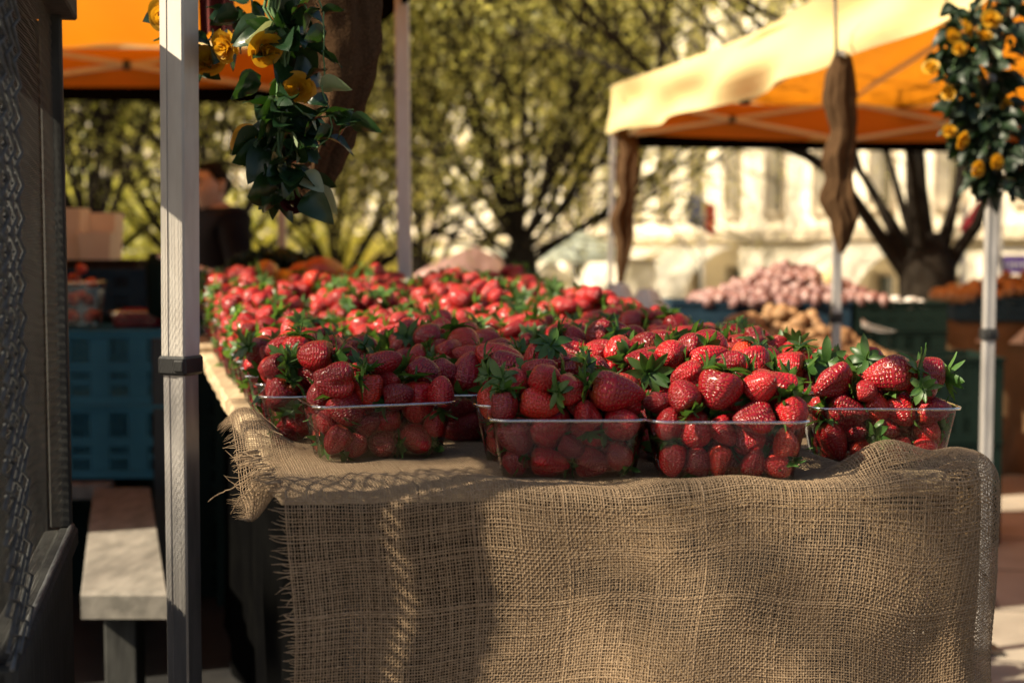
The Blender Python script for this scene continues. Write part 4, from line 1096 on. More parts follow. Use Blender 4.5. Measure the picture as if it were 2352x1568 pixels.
m.build('side_boards',M['darkwood'],bx); m=MB(); m.box((P(215,0,yb).x,yb+.1,z0),(.31,.31,.01)); m.build('lid',M['darkwood'],bx)
z0+=.006
carton('front pale carton on the brown wooden box',P(215,0,yb).x,yb,z0,.125,.12,.10); carton('pale carton standing above the front one',P(200,0,yb).x,yb+.14,z0+.0,.13,.12,.175); carton('pale carton half hidden by the cabinet edge',P(150,0,yb).x,yb+.02,z0,.10,.12,.19)
# fruits behind the strawberries
def fruit_mesh(seed,a,b_,c_):
    r=random.Random(seed); m=MB(); V_=[]
    for i in range(13):
        ph=math.pi*i/12; row=[]
        for j in range(18):
            an=2*math.pi*j/18; k=1+.06*math.sin(an+ph*2+seed); row.append((a*k*math.sin(ph)*math.cos(an),b_*k*math.sin(ph)*math.sin(an),c_*math.cos(ph)))
        V_.append(row)
    m.grid(np.array(V_),closed_u=True); return m
yf=4.75
fb=crate('dark crate of mangoes behind the last strawberry punnets',P(720,0,yf).x,yf,.80,W=.62,D=.34,H=.17,m='darkcrate'); crate('dark crate under the mango crate',P(720,0,yf).x,yf,.40,W=.62,D=.34,H=.397,m='darkcrate'); crate('dark crate on the ground under the mangoes',P(720,0,yf).x,yf,.001,W=.62,D=.34,H=.397,m='darkcrate')
fm=[fruit_mesh(k,.045,.045,.07).build('mango',M['mango'],smooth=True) for k in range(2)]
fl_=[(612,628,'mango closest to the black jacket'),(655,650,'low mango left of centre'),(700,632,'mango left of the price card'),(745,622,'yellow red mango above the strawberry tips'),(755,655,'low mango under the yellow one'),(800,655,'mango half behind the price card'),(835,640,'mango right of the price card'),(862,655,'rightmost mango in the crate')]
for k,(x,y,nm) in enumerate(fl_):
    o=fm[k] if k<2 else fm[k%2].copy()
    if k>=2: C.objects.link(o)
    p=P(x,y,yf-.02); p.y+=(k%3)*.04; o.location=p; o.rotation_euler=(R(80+k*7),R(20*k),R(40*k)); tag(o,nm,'mango','mangoes')
m=MB(); a=P(782,628,4.58);b1=P(882,652,4.58);a2=P(784,655,4.58);b2=P(880,674,4.58); n_=Vector((0,.003,0)); m.add([a,b1,b2,a2,a+n_,b1+n_,b2+n_,a2+n_],[(0,1,2,3),(7,6,5,4),(0,4,5,1),(1,5,6,2),(2,6,7,3),(3,7,4,0)]); o=m.build('price_card',M['card']); tag(o,'tilted pale card leaning in front of the mangoes','price card')
o=thing('scale_pan','dark metal scale with a pale flat arm behind the post','scale'); m=MB(); m.bar(P(366,588,4.6),P(548,643,4.5),.035,.012,bev=.003); m.build('arm',M['card'],o)
m=MB(); V_=[[P(388,650,4.7)+Vector((rr*math.cos(t_),rr*math.sin(t_),zz)) for t_ in [2*math.pi*j/20 for j in range(20)]] for rr,zz in ((.03,-.12),(.07,-.1),(.075,.06),(.06,.10),(.01,.10))]; m.grid(np.array(V_),closed_u=True); m.build('body',M['darkcrate'],o,smooth=True)
m=MB(); m.box((P(388,650,4.7).x,4.7,.44),(.1,.1,.88),bev=.004); m.build('stand',M['black'],o)
# dark herbs in front of the man
def bush(name,label,cx,cy,cz,rx,ry,rz_,n,mt,seed,ls=.03,cat='plant',stem=None):
    r=np.random.RandomState(seed); c=r.normal(size=(n,3)); c/=np.linalg.norm(c,axis=1)[:,None]; c*=r.uniform(.4,1,n)[:,None]**.5
    c=c*np.array((rx,ry,rz_))+np.array((cx,cy,cz)); v,f=quads(c,ls,seed); t=thing(name,label,cat)
    raw_obj('foliage',v,f,M[mt],parent=t,smooth=False)
    if stem: m=MB(); m.box(stem[0],stem[1],bev=.01); m.build('tub',M['darkcrate'],t)
    return t
def quads(c,ls,seed,jit=.35):
    r=np.random.RandomState(seed+5); n=len(c); d=r.normal(size=(n,3)); d/=np.linalg.norm(d,axis=1)[:,None]; e=np.cross(d,r.normal(size=(n,3))); e/=np.linalg.norm(e,axis=1)[:,None]
    s=(ls*r.uniform(1-jit,1+jit,n))[:,None]; nn=np.cross(d,e)
    v=np.stack([c-d*s,c+e*s*.5+nn*s*.12,c+d*s,c-e*s*.5+nn*s*.12],1).reshape(-1,3); f=np.arange(n*4).reshape(-1,4); return v,f
bush('herb_tub','dark bushy herbs in a tub between the man and the strawberries',P(610,0,5.6).x,5.7,P(0,640,5.6).z,.20,.16,.11,2600,'hedge',3,.03,stem=((P(610,0,5.6).x,5.7,.46),(.44,.36,.90)))
# ================================================================== trees
def tree(label,x,Y,trunk_r,fork_z,top_z,spread,nlimb,nleaf,mt,seed,limbs=None,lsize=.055,low=None,name='broadleaf_tree',cz=None):
    r=random.Random(seed); X=(x-1176)/F*Y; gz=ground_z(Y)
    t=thing(name,label,'tree',(0,0,0),group='trees round the market square')
    tr=MB(); base=Vector((X,Y,gz-.02)); fork=Vector((X,Y,fork_z))
    tr.tube([base,base.lerp(fork,.08),base.lerp(fork,.5)+Vector((r.uniform(-.02,.02),0,0)),fork,fork+Vector((0,0,.25))],[trunk_r*1.35,trunk_r*1.08,trunk_r,trunk_r*1.15,trunk_r*.5],n=14)
    seg_=[]
    def limb(p,d,L,rad,depth,up=.25):
        pts=[p];rr=[rad]; n=6 if depth<2 else 4; seg=[]
        for i in range(n):
            d=(d+Vector((r.uniform(-.16,.16),r.uniform(-.16,.16),r.uniform(-.05,.12)+up*.12))).normalized(); p=p+d*L/n; pts.append(p); rr.append(rad*(1-.8*(i+1)/n)+.004)
            if depth<2 and i>=1:
                for k in range(2 if depth==0 else 1):
                    a=r.uniform(0,6.28); o=d.orthogonal(); o.rotate(Quaternion(d,a)); nd=(d*.8+o*r.uniform(.5,.95)+Vector((0,0,.1))).normalized()
                    limb(p,nd,L*r.uniform(.35,.6),rad*(1-.75*(i+1)/n)*.6+.004,depth+1,up)
            if depth>=1: seg_.append((pts[-2],pts[-1],L))
        tr.tube(pts,rr,n=7 if depth==0 else 5,cap=False)
        seg_.append((pts[-2],pts[-1],L))
    H=top_z-fork_z
    if limbs:
        for pl,rad in limbs:
            pts=[P(a,b,Y+dy) for a,b,dy in pl]; k=len(pts)
            q=[pts[0].lerp(pts[1],0)]; 
            tr.tube(pts,[rad*(1-.55*i/(k-1)) for i in range(k)],n=10,cap=False)
            d=(pts[-1]-pts[-2]).normalized(); limb(pts[-1],d,H*.45,rad*.42,0)
            for kk in range(2):
                o=d.orthogonal(); o.rotate(Quaternion(d,r.uniform(0,6.28))); limb(pts[-2].lerp(pts[-1],.5),(d+o*.6).normalized(),H*.35,rad*.25,1)
    for i in range(nlimb):
        a=2*math.pi*i/nlimb*1.0+r.uniform(-.3,.3); tilt=r.choice([.25,.45,.65,.85,1.05])*r.uniform(.85,1.15); 
        d=Vector((math.cos(a)*math.sin(tilt),math.sin(a)*math.sin(tilt),math.cos(tilt)))
        L=min(H/max(math.cos(tilt),.35)*.85, spread/max(math.sin(tilt),.25))
        limb(fork+Vector((0,0,r.uniform(-.12,.2))),d,L,trunk_r*r.uniform(.14,.25),0)
    tr.build('trunk',M['bark'],t,smooth=True)
    rg=np.random.RandomState(seed); idx=rg.randint(0,len(seg_),nleaf)
    A=np.array([s[0][:] for s in seg_]); B=np.array([s[1][:] for s in seg_]); u=rg.uniform(0,1,nleaf)[:,None]
    c=A[idx]*(1-u)+B[idx]*u+rg.normal(size=(nleaf,3))*np.array((.13,.13,.11))*(H/4)
    dr=rg.uniform(0,1,len(seg_))>.22; c=c[dr[idx]]
    if low is not None: c=c[c[:,2]>low]
    v,f=quads(c,lsize,seed); raw_obj('crown',v,f,M[mt],parent=t,smooth=False)
    return t
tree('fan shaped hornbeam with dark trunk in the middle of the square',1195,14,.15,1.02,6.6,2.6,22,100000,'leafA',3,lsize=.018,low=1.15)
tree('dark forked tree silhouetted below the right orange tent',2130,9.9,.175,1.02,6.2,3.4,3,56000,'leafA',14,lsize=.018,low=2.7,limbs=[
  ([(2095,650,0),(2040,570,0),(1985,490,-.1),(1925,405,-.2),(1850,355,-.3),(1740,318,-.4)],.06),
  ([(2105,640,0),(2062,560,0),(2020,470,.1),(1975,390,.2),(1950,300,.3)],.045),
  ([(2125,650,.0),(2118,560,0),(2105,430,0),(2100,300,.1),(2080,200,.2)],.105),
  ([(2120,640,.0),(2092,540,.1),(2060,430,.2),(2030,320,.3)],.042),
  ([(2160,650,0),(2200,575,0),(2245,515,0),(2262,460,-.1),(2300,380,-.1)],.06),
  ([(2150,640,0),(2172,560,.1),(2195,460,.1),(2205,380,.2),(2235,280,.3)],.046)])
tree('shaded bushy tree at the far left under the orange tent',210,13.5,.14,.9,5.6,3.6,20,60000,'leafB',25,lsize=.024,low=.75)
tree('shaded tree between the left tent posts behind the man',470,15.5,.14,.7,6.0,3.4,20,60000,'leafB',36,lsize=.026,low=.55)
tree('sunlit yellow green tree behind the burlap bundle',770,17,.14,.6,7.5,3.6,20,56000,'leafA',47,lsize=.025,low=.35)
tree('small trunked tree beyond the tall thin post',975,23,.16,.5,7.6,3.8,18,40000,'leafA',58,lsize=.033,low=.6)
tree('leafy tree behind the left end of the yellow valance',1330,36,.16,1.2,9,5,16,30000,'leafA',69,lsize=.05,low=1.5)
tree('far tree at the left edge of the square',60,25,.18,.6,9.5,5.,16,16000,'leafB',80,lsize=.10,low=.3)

# ================================================================== buildings
def building(name,label,p0,p1,depth,zb,floors,top,bay,ww,mtl='cream',cat='building',door_every=2,gfz=None,awn=()):
    """facade from p0 to p1 (viewer side on the left hand going p0->p1)"""
    t=thing(name,label,cat,(0,0,0)); p0=Vector((*p0,0)); p1=Vector((*p1,0)); d=(p1-p0); Ltot=d.length; d.normalize(); n=Vector((d.y,-d.x,0))  # outward
    rz=math.atan2(d.y,d.x)
    def bx(m,s0,s1,z0,z1,o0,o1,bev=0):
        c=p0+d*((s0+s1)/2)+n*((o0+o1)/2); m.box((c.x,c.y,(z0+z1)/2),(s1-s0,o1-o0,z1-z0),rz=rz,bev=bev)
    wall=MB(); nb=int(Ltot/bay); bay=Ltot/nb
    for (z0,z1,w0,w1,kind) in floors:
        bx(wall,0,Ltot,z0,w0,-.35,0) if w0-z0>.02 else None
        bx(wall,0,Ltot,w1,z1,-.35,0)
        for i in range(nb+1):
            a=max(0,i*bay-(bay-ww)/2); b_=min(Ltot,i*bay+(bay-ww)/2); bx(wall,a,b_,w0,w1,-.35,0)
    bx(wall,0,Ltot,top,top+.5,-.35,.0); bx(wall,.35,Ltot-.35,zb,top+.4,-depth,-.36)
    wall.build('wall',M[mtl],t)
    m=MB()
    for (z0,z1,w0,w1,kind) in floors: bx(m,-.05,Ltot+.05,z1-.12,z1+.06,.002,.20)
    bx(m,-.1,Ltot+.1,top+.40,top+.62,.003,.35); m.build('cornice',M['trim'],t)
    rf=MB(); bx(rf,-.1,Ltot+.1,top+.62,top+.8,-depth,.36); rf.build('roof',M['trim'],t)
    for (z0,z1,w0,w1,kind) in floors:
        for i in range(nb):
            c=(i+.5)*bay; s0,s1=c-ww/2,c+ww/2
            if kind=='win':
                m=MB(); bx(m,s0-.07,s1+.07,w0-.10,w0-.002,.0025,.09); bx(m,s0-.07,s0-.002,w0,w1+.07,.0025,.045); bx(m,s1+.002,s1+.07,w0,w1+.07,.0025,.045); bx(m,s0,s1,w1+.002,w1+.07,.0025,.045)
                bx(m,c-.025,c+.025,w0,w1,-.19,-.14)
                f=m.build('window',M['trim'],t); m=MB(); bx(m,s0,s1,w0,w1,-.24,-.2); m.build('pane',M['winglass'],f)
            else:
                dr=(i%3==1); m=MB(); bx(m,s0+.03,s1-.03,w0+.002,w1-.03,-.22,-.16); f=m.build('door' if dr else 'shop_window',M['door' if dr else 'shopglass'],t)
                m=MB(); bx(m,s0,s0+.06,w0,w1,-.158,-.10); bx(m,s1-.06,s1,w0,w1,-.158,-.10); bx(m,s0+.06,s1-.06,w1-.06,w1,-.158,-.10); m.build('frame',M['trim'],f)
    for (s0,s1,z0,z1,mt_,out_) in awn:
        V_=[]
        for k in range(9):
            u=k/8; row=[]
            for j in range(13):
                v=j/12; c=p0+d*(s0+(s1-s0)*v)+n*(.02+out_*math.sin(u*math.pi/2)); row.append((c.x,c.y,z1-(z1-z0)*(1-math.cos(u*math.pi/2))*.8-(z1-z0)*.2*u))
            V_.append(row)
        m=MB(); m.grid(np.array(V_)); m.build('awning',M[mt_],t,smooth=True)
    return t
GB=-1.95
building('town_building','long cream stone building with tall slot windows on the right side of the square',(1.35,41),(6.9,17.2),8,GB,
  [(GB,1.38,GB+.05,.75,'shop'),(1.38,4.5,1.78,3.85,'win'),(4.5,7.3,5.0,6.7,'win'),(7.3,10,7.8,9.5,'win')],10,1.9,.78,
  awn=[(6.2,9.6,-.15,1.1,'awning',1.3),(10.4,13.6,-.1,1.15,'awning',1.2),(17.5,20.5,.1,1.2,'awning',1.1)])
building('town_building','pale building at the far right behind the purple banner',(7.0,16.8),(11.5,15.6),8,GB,
  [(GB,1.6,GB+.05,1.0,'shop'),(1.6,4.6,2.1,4.0,'win'),(4.6,7.6,5.1,7.0,'win')],7.6,1.6,.8)
building('town_building','pale cream building closing the square behind the hornbeam',(-9.5,50),(1.2,46),8,GB,
  [(GB,1.4,GB+.05,.7,'shop'),(1.4,4.4,1.9,3.8,'win'),(4.4,7.2,4.9,6.6,'win')],7.2,2.3,1.0,awn=[(3,6,-.1,.9,'awning_pink',1.5),(8,10.4,-.1,.9,'awning_mint',1.5)])
building('town_building','shaded building behind the left trees',(-34,58),(-10,51),8,GB,
  [(GB,1.4,GB+.05,.7,'shop'),(1.4,4.4,1.9,3.8,'win'),(4.4,7.4,4.9,6.6,'win'),(7.4,10.4,7.9,9.6,'win')],10.4,2.6,1.1)
def umbrella(label,x,y,Y,w,h,mt_,name='market_umbrella'):
    t=thing(name,label,'parasol'); c=P(x,y,Y); gz=ground_z(Y); n=8; V_=[]
    for k in range(7):
        u=k/6; V_.append([(c.x+w*u*math.cos(2*math.pi*j/24)*(1-.05*math.sin(j*math.pi/1.5)**2),c.y+w*u*math.sin(2*math.pi*j/24),c.z-h*u**1.2) for j in range(24)])
    V_.append([(c.x+w*1.0*math.cos(2*math.pi*j/24),c.y+w*math.sin(2*math.pi*j/24),c.z-h-.18) for j in range(24)])
    m=MB(); m.grid(np.array(V_),closed_u=True); m.build('canopy',M[mt_],t,smooth=True)
    m=MB(); m.tube([(c.x,c.y,gz),(c.x,c.y,c.z+.05)],.025,n=10); m.build('pole',M['alu_pale'],t,smooth=True)
    m=MB(); m.box((c.x,c.y,gz+.04),(.5,.5,.08),bev=.02); m.build('base',M['black'],t)
umbrella('pale pink parasol left of the hornbeam trunk',1085,565,21,.85,.42,'awning_pink')
umbrella('mint white parasol right of the hornbeam trunk',1335,530,22,.62,.3,'awning_mint')
umbrella('white parasol beside the mint one, further off',1262,600,26,.45,.3,'awning')
def wall_block(name,label,x0,x1,y0,y1,Y,mt_,cat,dep=.6):
    a=P(x0,y0,Y); b_=P(x1,y1,Y); gz=ground_z(Y); t=thing(name,label,cat)
    m=MB(); m.box(((a.x+b_.x)/2,Y,(a.z+gz)/2),(b_.x-a.x,dep,a.z-gz),bev=.02); m.build('body',M[mt_],t)
    m=MB(); m.box(((a.x+b_.x)/2,Y,a.z+.03),(b_.x-a.x+.1,dep+.1,.05),bev=.01); m.build('top',M['trim'],t)
    return t
wall_block('kiosk','cream kiosk right of the hornbeam trunk with a flat top',1222,1284,640,760,25,'cream','kiosk',1.2)
wall_block('kiosk','pale kiosk with flat top beside the far post of the right tent',1440,1500,600,760,24,'cream','kiosk',1.0)
# pale car
def car(label,x,Y,rz):
    t=thing('parked_car',label,'car',((x-1176)/F*Y,Y,ground_z(Y)),rz); Lc_,Wc=4.1,1.7
    prof=[(-2.05,.35),(-2.05,.72),(-1.85,.86),(-1.05,.95),(-.45,1.40),(.75,1.45),(1.55,1.05),(2.0,.95),(2.05,.6),(2.03,.35)]
    V_=[]
    for k,(sy,ins) in enumerate(((-1,.10),(-1,0),(1,0),(1,.10))):
        V_.append([(x_,sy*(Wc/2-ins-(.18 if z_>1.0 else 0)),z_*(1 if ins==0 else .995)) for x_,z_ in prof])
    m=MB(); m.grid(np.array(V_)); n=len(prof); m.add([v for v in V_[0]],[tuple(range(n))[::-1]]); m.add([v for v in V_[3]],[tuple(range(n))])
    m.build('body',M['carpaint'],t)
    for nm,pts in (('windscreen',[(-1.02,.97),(-.47,1.38)]),('rear_window',[(.79,1.42),(1.50,1.09)])):
        m=MB(); (xa,za),(xb,zb_)=pts; o=Vector((za-zb_,0,xb-xa)).normalized()*.012
        if o.z<0: o=-o
        vv=[Vector((xa,-.62,za))+o,Vector((xa,.62,za))+o,Vector((xb,.55,zb_))+o,Vector((xb,-.55,zb_))+o]; m.add(vv,[(0,1,2,3)]); m.build(nm,M['shopglass'],t)
    for sy in (-1,1):
        m=MB(); yv=sy*(Wc/2-.085); m.add([(-.85,sy*(.80),1.0),(-.42,sy*.69,1.34),(.72,sy*.69,1.38),(1.3,sy*.80,1.03)],[(0,1,2,3)]); m.build('side_window',M['shopglass'],t)
        for xx in (-1.3,1.3):
            m=MB(); m.tube([(xx,sy*(Wc/2-.2),.31),(xx,sy*(Wc/2+.01),.31)],.31,n=20); w_=m.build('wheel',M['tyre'],t); m=MB(); m.tube([(xx,sy*(Wc/2+.011),.31),(xx,sy*(Wc/2+.02),.31)],.19,n=16); m.build('rim',M['alu'],w_)
        m=MB(); m.box((-2.03,sy*.6,.72),(.06,.28,.12),bev=.02); m.build('headlight',M['white'],t)
car('pale parked car seen over the strawberries left of the white bags',1325,25,R(65))
car('pale parked car behind the small trunked tree',1060,31,R(30))
# flag on a pole
t=thing('flag_pole','thin grey pole with a small blue and red flag in front of the cream building','flag'); p=P(1615,470,23); gz=ground_z(23)
m=MB(); m.tube([(p.x,p.y,gz),(p.x,p.y,p.z+.25)],.03,n=8); m.build('pole',M['alu_pale'],t,smooth=True)
for k,mt_ in ((0,'flagblue'),(1,'flagred')):
    V_=[[(p.x-.02+(-.22+.22*k+.22*i/6)*1.0,p.y+.03*math.sin(i+k*6),p.z+.2-.5*j/4-.22*(i+6*k)/12) for j in range(5)] for i in range(7)]
    m=MB(); m.grid(np.array(V_)); m.build('flag',M[mt_],t,smooth=True)
t=thing('banner','purple banner with a white band of blurred lettering on a pale frame','banner'); Yb=11.5; a=P(2303,586,Yb);b_=P(2352,628,Yb)
m=MB(); m.box(((a.x+b_.x)/2+.03,Yb,(a.z+b_.z)/2),(b_.x-a.x+.06,.02,a.z-b_.z)); m.build('cloth',M['purple'],t)
m=MB()
for k in range(6): m.box((a.x+.02+k*.035,Yb-.013,(a.z+b_.z)/2-.005+.004*(k%2)),(.016,.004,.03+.01*(k%3)))
m.build('lettering',M['white'],t); m=MB(); m.bar((a.x-.03,Yb,ground_z(Yb)),(a.x-.03,Yb,a.z+.9),.04); m.bar((b_.x+.1,Yb,ground_z(Yb)),(b_.x+.1,Yb,a.z+.9),.04); m.bar((a.x-.03,Yb,a.z+.04),(b_.x+.1,Yb,a.z+.04),.03);m.build('frame',M['alu_pale'],t)
t=thing('banner','small red slanted banner behind the right limb of the forked tree','banner'); a=P(2215,535,15);b_=P(2262,470,15); m=MB(); m.bar(a,b_,.02,.16); m.build('cloth',M['flagred'],t); m=MB(); m.bar((a.x,15.03,ground_z(15)),(a.x,15.03,a.z+.3),.04); m.build('pole',M['alu_pale'],t)

# ================================================================== right hand stalls
def scatter_heap(name,label_fn,cat,group,cx,cy,z,rx,ry,h,n,geo,mt_,seed,rs=(.85,1.2),spacing=.05,flat=1.4):
    r=random.Random(seed); base=geo(seed).build(name,M[mt_],smooth=True); pts=[]; first=True
    tries=0
    while len(pts)<n and tries<n*60:
        tries+=1; x=r.uniform(-1,1); y=r.uniform(-1,1); 
        if r.random()<.75: y=-abs(y)
        q=max(0,1-abs(x)**flat)*max(0,1-abs(y)**1.8)
        top=h*q; zz=top*r.uniform(.55,1.0) if r.random()<.8 else top*r.random()
        p=Vector((cx+x*rx,cy+y*ry,z+.02+zz))
        if any((p-o_).length<spacing*.82 for o_ in pts): continue
        pts.append(p)
        o=base if first else base.copy()
        if not first: C.objects.link(o)
        first=False; o.location=p; o.rotation_euler=(r.uniform(0,6.3),r.uniform(0,6.3),r.uniform(0,6.3)); k=r.uniform(*rs); o.scale=(k,k*r.uniform(.9,1.1),k)
        tag(o,label_fn,cat,group)
Ya=5.75
for k,(x0,lab) in enumerate(((.47,'dark green crate with small potatoes at the left of the potato stall'),(1.11,'dark green crate under the big potato heap'))):
    crate(lab,x0+.16,Ya,.56,W=.62,D=.42,H=.17,m='darkcrate',rz=.04); crate('lower '+lab.replace('with small potatoes','carrying another'),x0+.16,Ya,.28,W=.62,D=.42,H=.278,m='darkcrate',rz=.04); crate('lowest '+lab.replace('with small potatoes','on the ground'),x0+.16,Ya,.001,W=.62,D=.42,H=.277,m='darkcrate',rz=.04)
crate('dark green crate right of the potato heap with its top edge showing',1.76,Ya+.02,.42,W=.34,D=.42,H=.325,m='darkcrate'); crate('dark green crate on the ground right of the potatoes',1.76,Ya+.02,.001,W=.34,D=.42,H=.417,m='darkcrate')
scatter_heap('potato','brown potato in the big heap behind the strawberries on the right','potato','potatoes in the big heap',1.07,Ya,.715,.43,.22,.20,180,lambda s:fruit_mesh(s,.026,.030,.038),'potato',5,spacing=.05)
scatter_heap('potato','small pale potato in the flat crate left of the big heap','potato','small potatoes in the left crate',.64,Ya,.715,.30,.2,.07,60,lambda s:fruit_mesh(s+3,.022,.024,.03),'potato',6,spacing=.042)
# paper bag end in the crate
m=MB(); V_=[]
for i in range(8):
    u=i/7; V_.append([P(1985+70*u+6*math.cos(a_),760-0*u+10*math.sin(a_)*(1-u)*2-30*(1-u)**2*(math.sin(a_)>0),Ya-.15+.03*math.cos(a_*2)) for a_ in [2*math.pi*j/14 for j in range(14)]])
m.grid(np.array(V_),closed_u=True); o=m.build('paper_bag',M['plasticbag'],smooth=True); tag(o,'crumpled white paper lying at the right end of the potato heap','paper bag')
Yc=6.75
def tier(x0,x1,lab,mt_,z=.80,H=.125):
    a=(x0-1176)/F*Yc; b_=(x1-1176)/F*Yc
    crate(lab,(a+b_)/2,Yc,z,W=b_-a-.01,D=.4,H=H,m=mt_); crate(lab.replace('crate','crate',1)+', one level down',(a+b_)/2,Yc,.40,W=b_-a-.012,D=.4,H=z-.402,m='darkcrate'); crate(lab+', at ground level',(a+b_)/2,Yc,.001,W=b_-a-.012,D=.4,H=.397,m='darkcrate')
tier(1530,1735,'grey blue crate left of the pink garlic','navycrate'); tier(1740,1935,'dark crate under the middle of the pink garlic','navycrate'); tier(1940,2150,'dark crate beside the right end of the pink garlic','darkcrate')
def garlic_geo(s):
    m=MB(); V_=[]
    for i in range(13):
        u=i/12; z=u*.055-.02; rad=.027*math.sin(min(1,u*1.25)*math.pi*.93)**.8+.003
        if u>.75: rad=.004+.004*(1-u)
        V_.append([(rad*(1+.09*abs(math.sin(3.5*a_)))*math.cos(a_),rad*(1+.09*abs(math.sin(3.5*a_)))*math.sin(a_),z) for a_ in [2*math.pi*j/16 for j in range(16)]])
    m.grid(np.array(V_),closed_u=True); return m
scatter_heap('garlic_bulb','pink skinned garlic bulb in the heap on the upper crates','garlic','pink garlic heap',(1805-1176)/F*Yc,Yc,.905,.42,.2,.17,180,garlic_geo,'garlic',8,rs=(.9,1.35),spacing=.046,flat=1.2)
o=fruit_mesh(3,.03,.05,.05).build('yellow_pepper',M['yellow'],smooth=True); o.location=P(1905,633,Yc-.12); tag(o,'yellow green vegetable beside the post above the garlic','pepper')
# white bags
for (x,y,s_,lab,sd) in ((1385,722,.075,'white plastic bag just right of the parked car',1),(1425,705,.07,'upright white plastic bag with brown shadowed folds',2),(1488,728,.085,'round white plastic bag beside the grey blue crate',3),(1360,742,.06,'small white plastic bag lowest among the bags',4)):
    r=random.Random(sd); m=MB(); V_=[]
    for i in range(14):
        ph=math.pi*i/13; row=[]
        for j in range(22):
            an=2*math.pi*j/22; k=1+.14*math.sin(4*an+sd+ph*3)+.10*math.sin(7*an-ph*4+sd); zz=math.cos(ph)*(1.25 if ph<.7 else .8)
            row.append((s_*k*math.sin(ph)**.8*math.cos(an),s_*.8*k*math.sin(ph)**.8*math.sin(an),s_*zz+.01*math.sin(an*3)))
        V_.append(row)
    m.grid(np.array(V_),closed_u=True); o=m.build('plastic_bag',M['plasticbag'],smooth=True); o.location=P(x,y,5.5+.08*sd); tag(o,lab,'plastic bag','white plastic bags')
t=thing('bag_table','low dark table under the white bags','table'); p=P(1430,758,5.6); m=MB(); m.box((p.x,5.68,p.z-.03),(.42,.6,.03),bev=.004); m.build('top',M['darkwood'],t)
for sx in(-.17,.17):
    for sy in(-.25,.25): m=MB(); m.box((p.x+sx,5.68+sy,(p.z-.05)/2),(.04,.04,p.z-.052)); m.build('leg',M['darkwood'],t)
# draped table far right
Yd=7.3
t=thing('draped_table','stall table hidden by a brown sackcloth at the far right','table'); x0=(2112-1176)/F*Yd; m=MB(); m.box((x0+.9,Yd+.35,.775),(1.8,.72,.03)); m.build('top',M['wood'],t)
for sx in (.1,1.7): m=MB(); m.box((x0+sx,Yd+.35,.38),(.05,.6,.755)); m.build('leg',M['darkwood'],t)
V_=[]
for i in range(90):
    u=i/89; x=x0-.01+1.85*u; V_.append([(x,Yd-.03+.30,.797),(x,Yd-.03,.796)]+[(x+.01*math.sin(u*30+k),Yd-.05-(.018*math.sin(u*55+k*.25)+.012*math.sin(u*23-k*.5))*k/6,.795-.79*k/10) for k in range(11)])
m=MB(); m.grid(np.array(V_)); o=m.build('sackcloth',M['drape'],smooth=True); tag(o,'brown sackcloth hanging in folds from the far right table','sackcloth')
crate('blue grey crate on the sackcloth table, left one',x0+.42,Yd+.12,.80,W=.5,D=.38,H=.12,m='navycrate'); crate('blue grey crate on the sackcloth table, right one at the picture edge',x0+.95,Yd+.12,.80,W=.5,D=.38,H=.12,m='navycrate')
scatter_heap('onion','brown onion in the heap at the far right edge','onion','onions at the far right',x0+.62,Yd+.10,.90,.52,.18,.13,90,lambda s:fruit_mesh(s,.034,.034,.03),'onion',9,spacing=.055)
scatter_heap('garlic_bulb','small white garlic bulb in the dark crate right of the pink garlic','garlic','white garlic in the dark crate',(2055-1176)/F*Yc,Yc-.05,.885,.12,.12,.04,18,garlic_geo,'plasticbag',12,rs=(.6,.8),spacing=.035)
for (x,y,lab) in ((2262,765,'pink price tag hanging left on the sackcloth'),(2338,768,'pink price tag hanging right on the sackcloth')):
    m=MB(); a=P(x-22,y+20,Yd-.10); b_=P(x+24,y-22,Yd-.10); c_=P(x+14,y+22,Yd-.10); n_=Vector((0,.002,0)); m.add([a,c_,b_,a+n_,c_+n_,b_+n_],[(0,1,2),(5,4,3),(0,3,4,1),(1,4,5,2),(2,5,3,0)]); o=m.build('price_tag',M['card']); tag(o,lab,'price tag')

# ================================================================== the man in the black jacket
def skinned(name,verts,edges,radii,mtl,parent,sub=2,root=0):
    me=bpy.data.meshes.new(name); me.from_pydata([Vector(v) for v in verts],edges,[]); me.materials.append(M[mtl])
    o=bpy.data.objects.new(name,me); C.objects.link(o)
    if parent: o.parent=parent
    sk_=o.modifiers.new('Skin','SKIN'); sk_.use_smooth_shade=True; sk_.use_x_symmetry=False
    if not me.skin_vertices: me.attributes.new('skin','FLOAT','POINT')
    for i,r_ in enumerate(radii):
        d=me.skin_vertices[0].data[i]; d.radius=(r_,r_) if not hasattr(r_,'__len__') else r_; d.use_root=(i==root)
    ss=o.modifiers.new('Sub','SUBSURF'); ss.levels=sub; ss.render_levels=sub
    return o
hp=P(487,432,7.0); mx_=hp.x+.02; my_=7.02; H_=1.60
man=thing('person','person with short dark hair and black zipped jacket, smiling, standing behind the stall','person',(mx_,my_,0),R(-52))
